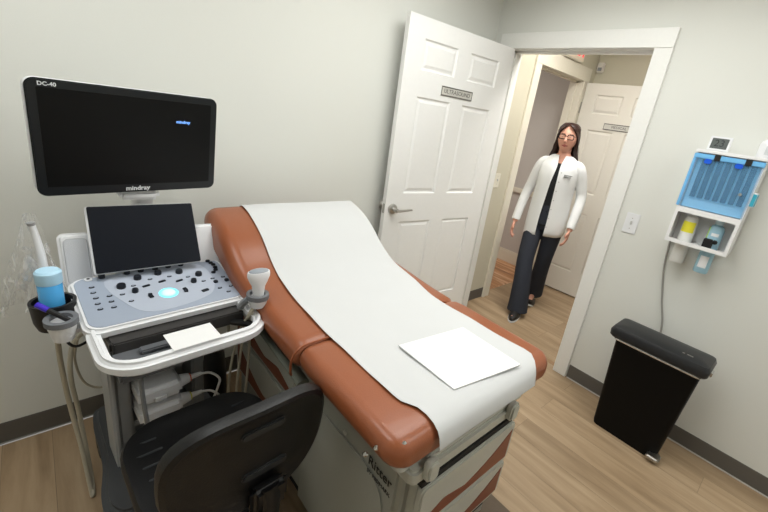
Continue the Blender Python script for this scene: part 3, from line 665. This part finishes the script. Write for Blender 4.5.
mk('seat_lever', tube(BM(), [(.07, -.07, .385), (.17, -.13, .38), (.22, -.15, .36)], .007, M=CM), M_chair2, CH)
mk('gas_column', lathe(BM(), [(.03, .09), (.03, .26), (.02, .262), (.016, .262), (.016, .38)], CM, 18), M_chair2, CH)
b = BM(); mk('hub', lathe(b, [(.045, .06), (.05, .07), (.05, .11), (.035, .125)], CM, 20), M_chair2, CH)
for i in range(5):
    a = 20+72*i; A = CM@RZ(a)
    l = mk('leg', tube(BM(), [(.03, 0, .10), (.15, 0, .09), (.285, 0, .07)], lambda t: .024-.008*t, 10, M=A, flat=.8), M_chair2, CH)
    b = BM(); tube(b, [(.27, -.018, .027), (.27, -.006, .027)], .027, 16, M=A, smooth=False); tube(b, [(.27, .006, .027), (.27, .018, .027)], .027, 16, M=A, smooth=False); tube(b, [(.285, 0, .03), (.285, 0, .072)], .01, 8, M=A, smooth=False)
    c_ = mk('caster', b, M_black, CH)
    mk('caster_cap', tube(BM(), [(.27, -.021, .027), (.27, .021, .027)], .012, 12, M=A, smooth=False), M_chrome, parent=c_)

# ---------------------------------------------------------------- step bin
BI = thing('step_bin', 'tall slim black plastic pedal bin standing against the wall by the doorway', 'waste bin', T(-.165, -1.61, 0))
def rect_ring(x0, x1, y0, y1, z, r=.02, n=4): return [(x, y, z) for x, y in rr(x1-x0, y1-y0, r, n, (x0+x1)/2, (y0+y1)/2)]
M_bin = mat('bin_black', (7, 7, 7), .55, spec=.2)
M_lid = mat('bin_lid', (34, 35, 37), .4)
mk('bin_body', loft(BM(), [rect_ring(-.280, -.155, -1.782, -1.458, .0, .025), rect_ring(-.282, -.153, -1.786, -1.454, .02, .025), rect_ring(-.308, -.138, -1.815, -1.428, .545, .022), rect_ring(-.310, -.138, -1.818, -1.424, .560, .022)]), M_bin, BI)
mk('bin_collar', loft(BM(), [rect_ring(-.315, -.135, -1.822, -1.420, .553, .02), rect_ring(-.317, -.133, -1.825, -1.417, .558, .02), rect_ring(-.315, -.135, -1.822, -1.420, .563, .02)]), M_chrome, BI, 'thin chrome line under the lid')
mk('bin_lid', loft(BM(), [rect_ring(-.322, -.130, -1.836, -1.402, .566, .024), rect_ring(-.330, -.128, -1.842, -1.394, .575, .028), rect_ring(-.332, -.130, -1.844, -1.392, .604, .028), rect_ring(-.322, -.140, -1.836, -1.402, .625, .028), rect_ring(-.298, -.165, -1.812, -1.428, .634, .02), rect_ring(-.25, -.20, -1.76, -1.48, .637, .02)]), M_lid, BI, 'dark grey domed lid')
mk('pedal', box(BM(), -.322, -.255, -1.808, -1.745, .020, .045, .008, 3), M_metal, BI, 'steel foot pedal')
mk('lid_latch', box(BM(), -.30, -.255, -1.852, -1.842, .582, .606, .003), M_chrome, BI)
mk('lid_mark', box(box(BM(), -.29, -.283, -1.76, -1.735, .6345, .6365), -.29, -.283, -1.725, -1.715, .6345, .6365), M_metal, BI)

# ---------------------------------------------------------------- wall supplies: switch, cabinet, bottles, clock
def switch(name, M, lab, m=M_white):
    s = thing(name, lab, 'light switch', M)
    mk('switch_plate', prism(BM(), rr(.072, .117, .004, 3), 0, .006, .002, M=M), m, s)
    mk('toggle', box(BM(), -.005, .005, -.008, .012, .006, .013, .002, M=M@RX(-15)), mat('toggle_grey', (190, 190, 186), .4), s)
    for sy in (-.03, .03): mk('screw', lathe(BM(), [(.003, .0055), (.003, .0067), (0, .007)], M@T(0, sy, 0), 10), M_metal, s)
MW = RZ(-90)@UP      # faces -X
switch('light_switch', T(-.0005, -1.230, 1.118)@MW, 'white toggle light switch on the wall between doorway casing and wall cabinet')
switch('light_switch', T(.275, HY-.0005, 1.11)@UP, 'white light switch on the hall wall beyond the doorway', mat('switch_ivory', (235, 230, 214), .4))
# cabinet
CBM = Matrix()
WC = thing('wall_cabinet', 'white wall cabinet with a blue see-through front above an open shelf', 'cabinet', T(-.06, -1.57, 1.33))
M_acr = mat('white_acrylic', (240, 240, 240), .25)
y0, y1, z0, z1, xf = -1.705, -1.440, 1.105, 1.560, -.122
b = BM()
box(b, xf, -.001, y0, y0+.008, z0, z1, .001); box(b, xf, -.001, y1-.008, y1, z0, z1, .001)
box(b, -.008, -.001, y0, y1, z0, z1); box(b, xf-.01, -.001, y0-.006, y1+.006, z1-.004, z1+.012, .003)
box(b, xf, -.001, y0+.008, y1-.008, 1.275, 1.283)
ring_prism(b, rr(y1-y0, 1.29-z0, .004, 2), rr(y1-y0-.026, 1.29-z0-.046, .006, 2, 0, -.004), 0, .006, M=T(xf, (y0+y1)/2, (z0+1.29)/2)@MW)
# bottom with two bottle holes is left as rails
box(b, xf, -.09, y0+.008, y1-.008, z0, z0+.008); box(b, -.03, -.008, y0+.008, y1-.008, z0, z0+.008); box(b, -.09, -.03, -1.578, -1.566, z0, z0+.008)
mk('cabinet_case', b, M_acr, WC)
M_blue = mat('blue_acrylic', (130, 200, 252), .2, alpha=.20)
M_blue2 = mat('blue_edge', (120, 190, 240), .2)
b = BM(); box(b, xf-.007, xf-.003, y0+.002, y1+.004, 1.292, 1.550, .001); df_ = mk('blue_front', b, M_blue, WC, 'blue see-through front panel')
b = BM(); box(b, xf-.010, xf-.002, y0, y1+.006, 1.530, 1.552, .002); box(b, xf-.010, xf-.002, y1-.006, y1+.006, 1.292, 1.53, .002); mk('blue_frame', b, M_blue2, parent=df_)
for y in (-1.528, -1.646): mk('front_clip', box(BM(), xf-.013, xf-.009, y-.012, y+.012, 1.528, 1.556, .001), M_dark, parent=df_)
for y in (-1.497, -1.617): mk('blue_tab', prism(BM(), rr(.03, .022, .009, 4), 0, .003, M=T(xf-.0095, y, 1.520)@MW), mat('tab_blue', (20, 90, 220), .3), parent=df_)
mk('front_latch', lathe(BM(), [(.007, 0), (.007, .008), (0, .009)], T(xf-.007, -1.662, 1.40)@MW, 12), M_chrome, parent=df_)
# rack of patterned strips behind the blue front
b = BM(); box(b, -.105, -.10, y0+.012, y1-.012, 1.292, 1.54); mk('back_liner', b, mat('liner_blue', (175, 225, 255), .5), WC)
for k in range(7):
    yy = -1.482-.0315*k
    s = mk('strip_pack', box(BM(), -.118, -.105, yy-.0105, yy+.0105, 1.345, 1.528, .001), mat('strip_navy', (34, 46, 72), .6, bump=.6, bscale=240, vary=.5) if k == 0 else bpy.data.materials['strip_navy'], WC)
mk('case_lettering', text_bm('PDI', .012, T(xf-.0065, -1.462, 1.284)@MW, .0003), M_gcable, WC) if False else None
# small teal pack on the side
g = thing('test_strip_pack', 'small teal and white pack fixed on the right side of the wall cabinet', 'pack', T(-.09, -1.716, 1.38))
mk('pack_body', box(BM(), -.125, -.085, -1.722, -1.7055, 1.352, 1.418, .003), M_white, g)
mk('pack_label', box(BM(), -.1262, -.1248, -1.7205, -1.707, 1.357, 1.413), mat('teal', (60, 170, 195), .4), g); mk('pack_label', box(BM(), -.122, -.088, -1.7232, -1.7218, 1.357, 1.413), bpy.data.materials['teal'], g)
# bottles in the lower bay, standing through the holes
def bottle(yc, body, lab, label_col, topc, thing_name, z_lo=1.0):
    Mb = T(-.060, yc, z_lo); g = thing(thing_name, lab, 'bottle', Mb)
    mk('bottle_body', lathe(BM(), [(0, 0), (.029, 0), (.032, .006), (.032, .225), (.026, .243), (.016, .250), (.015, .258), (0, .258)], Mb, 24), body, g)
    return g, Mb
g, Mb = bottle(-1.512, mat('bottle_white', (228, 228, 224), .35), 'white plastic bottle with a yellow label standing in the wall cabinet', None, None, 'spray_bottle')
mk('bottle_cap', lathe(BM(), [(.018, .253), (.018, .266), (0, .268)], Mb, 18), M_white, g)
def wrap(Mb, r, z0_, z1_, a0, a1, m, nm, g):
    n = 14; t = []
    for z in (z0_, z1_): t.append([(r*cos(RD(a0+(a1-a0)*i/n)), r*sin(RD(a0+(a1-a0)*i/n)), z) for i in range(n+1)]+[((r-.001)*cos(RD(a0+(a1-a0)*i/n)), (r-.001)*sin(RD(a0+(a1-a0)*i/n)), z) for i in range(n, -1, -1)])
    mk(nm, loft(BM(), t, M=Mb), m, g)
wrap(Mb, .0328, .165, .220, 125, 235, mat('label_yellow', (235, 225, 60), .5), 'bottle_label', g)
g, Mb = bottle(-1.625, mat('bottle_blue', (160, 200, 218), .25), 'pale blue spray bottle with a black trigger standing in the wall cabinet', None, None, 'spray_bottle', .985)
mk('bottle_cap', lathe(BM(), [(.018, .253), (.018, .276), (0, .278)], Mb, 18), mat('cap_blue', (200, 225, 235), .3), g)
mk('trigger', box(box(BM(), -.050, -.031, -.010, .030, .125, .18, .004, M=Mb), -.048, -.034, -.026, -.006, .160, .18, .004, M=Mb), M_black, g, 'black clip')
wrap(Mb, .0328, .195, .21, 160, 215, M_white, 'bottle_label', g)
wrap(Mb, .0328, .03, .09, 150, 215, M_white, 'bottle_label', g)
wrap(Mb, .0329, .16, .235, 118, 130, mat('label_green', (190, 225, 60), .5), 'bottle_label', g)
# clock on top
Mc = T(-.085, -1.506, 1.573)@RZ(-6)
g = thing('digital_thermometer', 'small white digital display standing on top of the wall cabinet', 'thermometer', Mc)
MF = Mc@T(0, 0, .034)@RY(0)@MW@RX(-6)
mk('display_case', prism(BM(), rr(.088, .066, .004, 3), -.012, 0, .002, M=MF), M_white, g)
lc = mk('display_panel', prism(BM(), rr(.068, .048, .002, 2), 0, .001, M=MF), mat('lcd', (84, 90, 88), .3), g, 'dark grey display')
mk('digits', text_bm('23', .044, MF@T(0, 0, .001), .0003), mat('lcd_digit', (40, 44, 44), .4), parent=lc)
# bottle on top at the right
Mb = T(-.06, -1.685, 1.573)
g = thing('lotion_bottle', 'white plastic bottle standing on top of the wall cabinet at its far end', 'bottle', Mb)
mk('bottle_body', lathe(BM(), [(0, 0), (.034, 0), (.036, .005), (.036, .055), (.03, .07), (.018, .078), (.017, .09), (0, .09)], Mb, 28), M_white, g)
wrap(Mb, .0365, .012, .05, 170, 260, mat('label_grey', (205, 208, 210), .5), 'bottle_label', g)
# grey cord down the wall
o = mk('power_cord', tube(BM(), [(-.012, -1.442, 1.14), (-.012, -1.446, 1.08), (-.010, -1.465, .93), (-.010, -1.51, .76), (-.012, -1.555, .62), (-.012, -1.565, .50), (-.012, -1.56, .32)], .005, 8, 8), M_gcable, None, sm=60, loc=(-.012, -1.46, 1.1)); props(o, 'thin grey cord hanging down the wall from the cabinet to behind the bin', 'cord')
# hall: exit sign and strobe
EX = T(.965, HY-.035, 2.245)
g = thing('exit_sign', 'red lettered exit sign over the hall doorway', 'exit sign', EX)
mk('sign_case', box(BM(), .81, 1.12, HY-.05, HY-.002, 2.160, 2.36, .006), M_trimh, g)
mk('sign_face', box(BM(), .825, 1.105, HY-.053, HY-.0495, 2.168, 2.345), mat('sign_pale', (240, 225, 205), .5), g)
mk('lettering', text_bm('EXIT', .15, T(.965, HY-.054, 2.245)@UP, .001, bold=.003), mat('exit_red', (235, 60, 70), .4, emis=(255, 60, 70), es=1.2), g, 'glowing red letters')
g = thing('wall_sensor', 'small white sensor box at the top corner of the hall', 'sensor', T(HX-.02, -.118, 2.19))
mk('sensor_case', box(BM(), HX-.04, HX-.0005, -.150, -.088, 2.145, 2.235, .008, 3), mat('sensor_white', (225, 220, 212), .4), g)
mk('sensor_lens', box(BM(), HX-.043, HX-.039, -.138, -.10, 2.16, 2.19, .003), M_grey, g)

# ---------------------------------------------------------------- the person
PMx = T(.65, -.405, 0)@RZ(-72)
PE = thing('person', 'person with long dark hair and glasses in a white jacket walking through the doorway', 'person', PMx)
def eval_mesh(bm, mods, M=None):
    me = bpy.data.meshes.new('e'); bm.to_mesh(me); bm.free(); o = bpy.data.objects.new('e', me); COL.objects.link(o)
    for f in mods: f(o)
    bpy.context.view_layer.update()
    m2 = bpy.data.meshes.new_from_object(o.evaluated_get(bpy.context.evaluated_depsgraph_get()))
    bpy.data.objects.remove(o); bpy.data.meshes.remove(me)
    b_ = bmesh.new(); b_.from_mesh(m2); bpy.data.meshes.remove(m2)
    if M is not None: bmesh.ops.transform(b_, matrix=M, verts=b_.verts)
    return b_
def limb(bm, pts, rad, seg=14, k=5, fx=1, fy=1):
    """pts with one radius each, ellipse in horizontal axes for near-vertical limbs"""
    P = catmull(pts, k); Rr = [v.x for v in catmull([(r, 0, 0) for r in rad], k)]; rings = []; n = len(P); X = None
    for i, p in enumerate(P):
        d = (P[min(i+1, n-1)]-P[max(i-1, 0)]).normalized()
        if X is None: X = Vector((1, 0, 0)) if abs(d.x) < .8 else Vector((0, 0, 1))
        X = (X-d*X.dot(d)).normalized(); Y = d.cross(X)
        rings.append([tuple(p+X*Rr[i]*fx*cos(2*pi*j/seg)+Y*Rr[i]*fy*sin(2*pi*j/seg)) for j in range(seg)])
    return loft(bm, rings)
b = BM()
# torso, neck, arms, legs
def ell(z, rx, ry, cy=0, cx=0, n=24): return [(cx+rx*cos(2*pi*i/n), cy+ry*sin(2*pi*i/n), z) for i in range(n)]
loft(b, [ell(.80, .10, .08), ell(.86, .13, .095), ell(.93, .135, .10), ell(1.05, .12, .09), ell(1.18, .122, .098, -.008), ell(1.26, .124, .094), ell(1.32, .108, .073, .005), ell(1.355, .082, .060, .008), ell(1.40, .052, .052, .006)])
limb(b, [(0, .012, 1.34), (0, .004, 1.41), (0, -.008, 1.47)], [.055, .048, .052])
HC = Vector((0, -.025, 1.520))
# head
hb = bmesh.new(); bmesh.ops.create_uvsphere(hb, u_segments=32, v_segments=24, radius=1)
for v in hb.verts:
    x, y, z = v.co; f = 1-.30*max(0, -z)**1.4
    v.co = Vector((x*.073*f, y*.092*(1-.10*max(0, -z))-.012*max(0, -z), z*.112))+HC
merge(b, hb)
limb(b, [HC+Vector((0, -.084, .022)), HC+Vector((0, -.098, -.005)), HC+Vector((0, -.107, -.020)), HC+Vector((0, -.090, -.030))], [.007, .009, .012, .008], 10)
for sx in (-1, 1):
    eb = bmesh.new(); bmesh.ops.create_uvsphere(eb, u_segments=12, v_segments=8, radius=1)
    for v in eb.verts: v.co = Vector((v.co.x*.008+sx*.074, v.co.y*.016+.005, v.co.z*.030-.005))+HC
    merge(b, eb)
arms = {-1: [(-.115, .0, 1.315), (-.158, .005, 1.28), (-.212, .03, 1.08), (-.235, -.005, .94), (-.243, -.045, .82), (-.245, -.06, .775)],
        1: [(.115, .0, 1.315), (.158, .005, 1.28), (.212, .035, 1.09), (.216, -.02, .96), (.212, -.075, .86), (.210, -.095, .815)]}
for s, A in arms.items():
    limb(b, A, [.040, .042, .036, .032, .023, .022])
    w0 = Vector(A[-1]); d = (w0-Vector(A[-2])).normalized(); side = Vector((0, -1, 0)); side = (side-d*side.dot(d)).normalized(); nrm = d.cross(side)
    if nrm.x*s > 0: nrm = -nrm       # palm normal towards the thigh
    # palm
    limb(b, [w0-d*.01, w0+d*.03, w0+d*.075], [.022, .029, .030], 12, 4, .42, 1.0)
    for k in range(4):
        q = w0+d*.07+side*(.024-.016*k); Lg = (.065, .073, .068, .052)[k]
        limb(b, [q-d*.012, q+d*Lg*.4+nrm*.004, q+d*Lg*.75+nrm*.016, q+d*Lg*.95+nrm*.032], [.0092, .0088, .008, .0068], 8, 3)
    q = w0+d*.02+side*.022
    limb(b, [q-side*.006, q+side*.018+d*.02+nrm*.006, q+side*.022+d*.05+nrm*.014], [.012, .0105, .008], 8, 3)
legR = [(-.06, 0, .90), (-.07, -.01, .78), (-.062, -.125, .50), (-.035, -.185, .30), (-.012, -.215, .09)]
legL = [(.06, 0, .90), (.076, .015, .78), (.06, .045, .50), (.045, .13, .30), (.035, .205, .14)]
for L_ in (legR, legL): limb(b, L_, [.06, .062, .048, .042, .034])
for (ax, ay, az), tip in ((legR[-1], (0, -.15, -.055)), (legL[-1], (0, -.12, -.105))):
    a_ = Vector((ax, ay, az)); limb(b, [a_+Vector((0, .02, -.03)), a_+Vector((0, -.03, -.04)), a_+Vector(tip)], [.028, .026, .018])
def rem(o):
    m = o.modifiers.new('r', 'REMESH'); m.mode = 'VOXEL'; m.voxel_size = .0045
    s = o.modifiers.new('s', 'SMOOTH'); s.iterations = 3; s.factor = .5
b = eval_mesh(b, [rem], PMx)
M_skin = mat('skin', (216, 160, 138), .5, vary=.05)
M_lip = mat('lips', (168, 84, 82), .4); M_pants_dark = None
body = mk('body', b, [M_skin, M_lip, mat('brows', (70, 48, 40), .6)], PE, sm=80)
for f in body.data.polygons:
    c = f.center
    dx, dz = c.x, c.z-HC.z
    if c.y < HC.y-.05:
        if abs(dx) < .024 and abs(dz+.055) < .0075*(1-abs(dx)/.03)+.002: f.material_index = 1
        if .014 < abs(dx) < .045 and abs(dz-.036+abs(dx)*.12) < .0035: f.material_index = 2
for s in (-1, 1):
    e_ = bmesh.new(); bmesh.ops.create_uvsphere(e_, u_segments=12, v_segments=8, radius=.0105, matrix=PMx@T(HC.x+s*.030, HC.y-.0715, HC.z+.014))
    k = mk('eye', e_, mat('eye_white', (225, 215, 210), .3) if s < 0 else bpy.data.materials['eye_white'], PE)
    e_ = bmesh.new(); bmesh.ops.create_uvsphere(e_, u_segments=10, v_segments=6, radius=.0055, matrix=PMx@T(HC.x+s*.030, HC.y-.078, HC.z+.014))
    mk('iris', e_, mat('iris', (60, 50, 44), .2) if s < 0 else bpy.data.materials['iris'], parent=k)
b = BM()
for s in (-1, 1):
    ring_prism(b, rr(.054, .038, .011, 4), rr(.043, .027, .009, 4), 0, .005, M=PMx@T(HC.x+s*.031, HC.y-.092, HC.z+.010)@RZ(s*-6)@UP)
    tube(b, [HC+Vector((s*.056, -.088, .018)), HC+Vector((s*.079, -.04, .012)), HC+Vector((s*.082, .01, .005))], .0016, 6, 3, M=PMx)
tube(b, [HC+Vector((-.008, -.096, .014)), HC+Vector((0, -.099, .017)), HC+Vector((.008, -.096, .014))], .0018, 6, 3, M=PMx)
mk('glasses', b, mat('glasses_black', (12, 11, 12), .5), PE, 'dark rectangular glasses')
# hair: horseshoe sections, parted in the middle
HR = []
for dz, op, rx, ry, th_, cy in ((.122, 0, .020, .030, .012, .006), (.116, 2, .048, .062, .02, .004), (.100, 8, .067, .085, .02, .002), (.080, 28, .079, .098, .02, .002), (.055, 44, .084, .102, .02, .004), (.020, 62, .087, .104, .02, .006), (-.020, 72, .090, .104, .024, .010), (-.06, 76, .094, .102, .032, .016), (-.10, 74, .101, .098, .036, .026), (-.14, 78, .112, .092, .036, .036), (-.18, 92, .122, .086, .034, .044), (-.215, 108, .122, .078, .03, .050), (-.245, 122, .105, .066, .024, .054)):
    n = 22; o_, i_ = [], []
    for i in range(n+1):
        a = RD(-90+op+(360-2*op)*i/n); wv = 1+.03*sin(9*a+dz*60)
        o_.append((HC.x+rx*wv*cos(a), HC.y+cy+ry*wv*sin(a), HC.z+dz)); i_.append((HC.x+(rx-th_*.8)*cos(a), HC.y+cy+(ry-th_*.8)*sin(a), HC.z+dz-.002))
    HR.append(o_+i_[::-1])
b = loft(BM(), HR, M=PMx)
mk('hair', b, mat('hair_dark', (48, 30, 26), .42, bump=.6, bscale=70, vary=.25), PE, 'long dark brown hair', sm=70)
# clothes
M_jack = mat('jacket_white', (232, 234, 234), .75, bump=1.0, bscale=11)
M_top = mat('top_black', (22, 23, 26), .8)
M_trou = mat('trousers_slate', (44, 48, 58), .85, bump=.3, bscale=18)
loft_ = [ell(.80, .132, .098), ell(.93, .136, .100), ell(1.05, .126, .096), ell(1.18, .128, .104, -.008), ell(1.26, .130, .100), ell(1.325, .105, .080, .004)]
mk('top', loft(BM(), loft_, M=PMx), M_top, PE, 'black top')
def jring(z, rx, ry, gap, cy=0, skew=0, th_=.006, n=40):
    o_, i_ = [], []; rx *= .97; zz = z
    for i in range(n+1):
        a0 = RD(-90)+(gap/2)/rx; a = a0+(2*pi-gap/rx)*i/n
        fold = 1+.02*sin(7*a+zz*16)+.012*sin(13*a-zz*30)
        x, y = rx*cos(a)*fold+skew*max(0, -sin(a)), cy+ry*sin(a)*fold
        z = zz-(.055*max(0, -x/rx)*min(1, (.95-zz)/.15) if zz < .95 else 0); o_.append((x, y, z)); i_.append((x*(1-th_/rx), cy+(y-cy)*(1-th_/ry), z))
    return o_+i_[::-1]
JR = [jring(.715, .174, .126, .066, 0, -.012), jring(.75, .174, .126, .064, 0, -.012), jring(.85, .171, .122, .07, 0, -.012), jring(.95, .166, .118, .062, 0, -.012), jring(1.06, .158, .118, .052, 0, -.010), jring(1.17, .162, .122, .045, -.006, -.008), jring(1.25, .165, .122, .028, -.004), jring(1.30, .160, .112, .02, .002), jring(1.335, .142, .096, .03, .006), jring(1.36, .118, .084, .04, .009), jring(1.378, .098, .074, .05, .010), jring(1.392, .082, .066, .06, .012)]
b = loft(BM(), JR)
for s, A in arms.items():
    n = len(A); Aj = [(s*.085, .0, 1.322), (s*.148, .004, 1.29)]+A[2:-1]+[tuple(Vector(A[-2])*.35+Vector(A[-1])*.65)]
    limb(b, Aj, [.044, .052, .042, .039, .036, .035], 18, 6)
def subs(o):
    m = o.modifiers.new('s', 'SUBSURF'); m.levels = 1
jk = mk('jacket', eval_mesh(b, [subs], PMx), M_jack, PE, 'white snap-front jacket worn open', sm=70)
for i in range(7):
    z = 1.26-.075*i; ry = .124+.004*i*.5; mk('snap', lathe(BM(), [(.005, 0), (.005, .002), (0, .003)], PMx@T(.036+.004*i-.028*i/6, -ry-.008, z)@UP, 10), mat('snap', (190, 190, 190), .3) if i == 0 else bpy.data.materials['snap'], parent=jk)
b = BM()
for r_, (z, L_) in enumerate(((1.245, .062), (1.232, .045))):
    x = .055
    while x < .055+L_: box(b, x, x+.006, -.126, -.1205+.004, z-.002, z+.002, M=PMx@RZ(2)@T(0, .012*((x-.05)/.06), 0)); x += .009
mk('embroidery', b, M_text, parent=jk, label='two short rows of dark stitched lettering')
b = BM()
limb(b, [(-.06, 0, .96), (-.072, .0, .86), (-.078, -.022, .74), (-.066, -.125, .50), (-.035, -.185, .30), (-.012, -.215, .10), (-.008, -.222, .045)], [.066, .072, .078, .070, .074, .084, .088], 20, 6)
limb(b, [(.06, 0, .96), (.072, .005, .86), (.074, .015, .74), (.062, .045, .50), (.047, .125, .30), (.036, .195, .14), (.032, .215, .085)], [.070, .080, .080, .068, .070, .078, .082], 20, 6)
loft(b, [ell(.98, .135, .10), ell(.90, .142, .100), ell(.82, .142, .100), ell(.76, .10, .08)])
def rem2(o):
    m = o.modifiers.new('r', 'REMESH'); m.mode = 'VOXEL'; m.voxel_size = .007
    s = o.modifiers.new('s', 'SMOOTH'); s.iterations = 3
mk('trousers', eval_mesh(b, [rem2], PMx), M_trou, PE, 'dark slate flared trousers', sm=80)
for (x, y, z, p) in ((-.010, -.235, 0, 0), (.034, .165, .0, 24)):
    SMx = PMx@T(x, y, z)@T(0, -.10, 0)@RX(-p)@T(0, .10, 0)
    rg = lambda z_, s, L0, L1: [(.045*s*(1-.25*abs(q))*math.copysign(1, c_)*abs(c_)**.8 if False else .043*s*c_, (L0+L1)/2+(L1-L0)/2*q, z_) for q, c_ in [(sin(2*pi*i/24), cos(2*pi*i/24)) for i in range(24)]]
    sh = mk('shoe', loft(BM(), [rg(.014, 1.0, -.16, .105), rg(.04, 1.0, -.155, .105), rg(.065, .85, -.10, .10), rg(.085, .7, -.03, .095)], M=SMx), M_black, PE, 'black shoe with a white sole line')
    mk('sole', loft(BM(), [rg(0, 1.0, -.162, .108), rg(.002, 1.06, -.165, .11), rg(.016, 1.06, -.165, .11)], M=SMx), M_wtext, parent=sh)
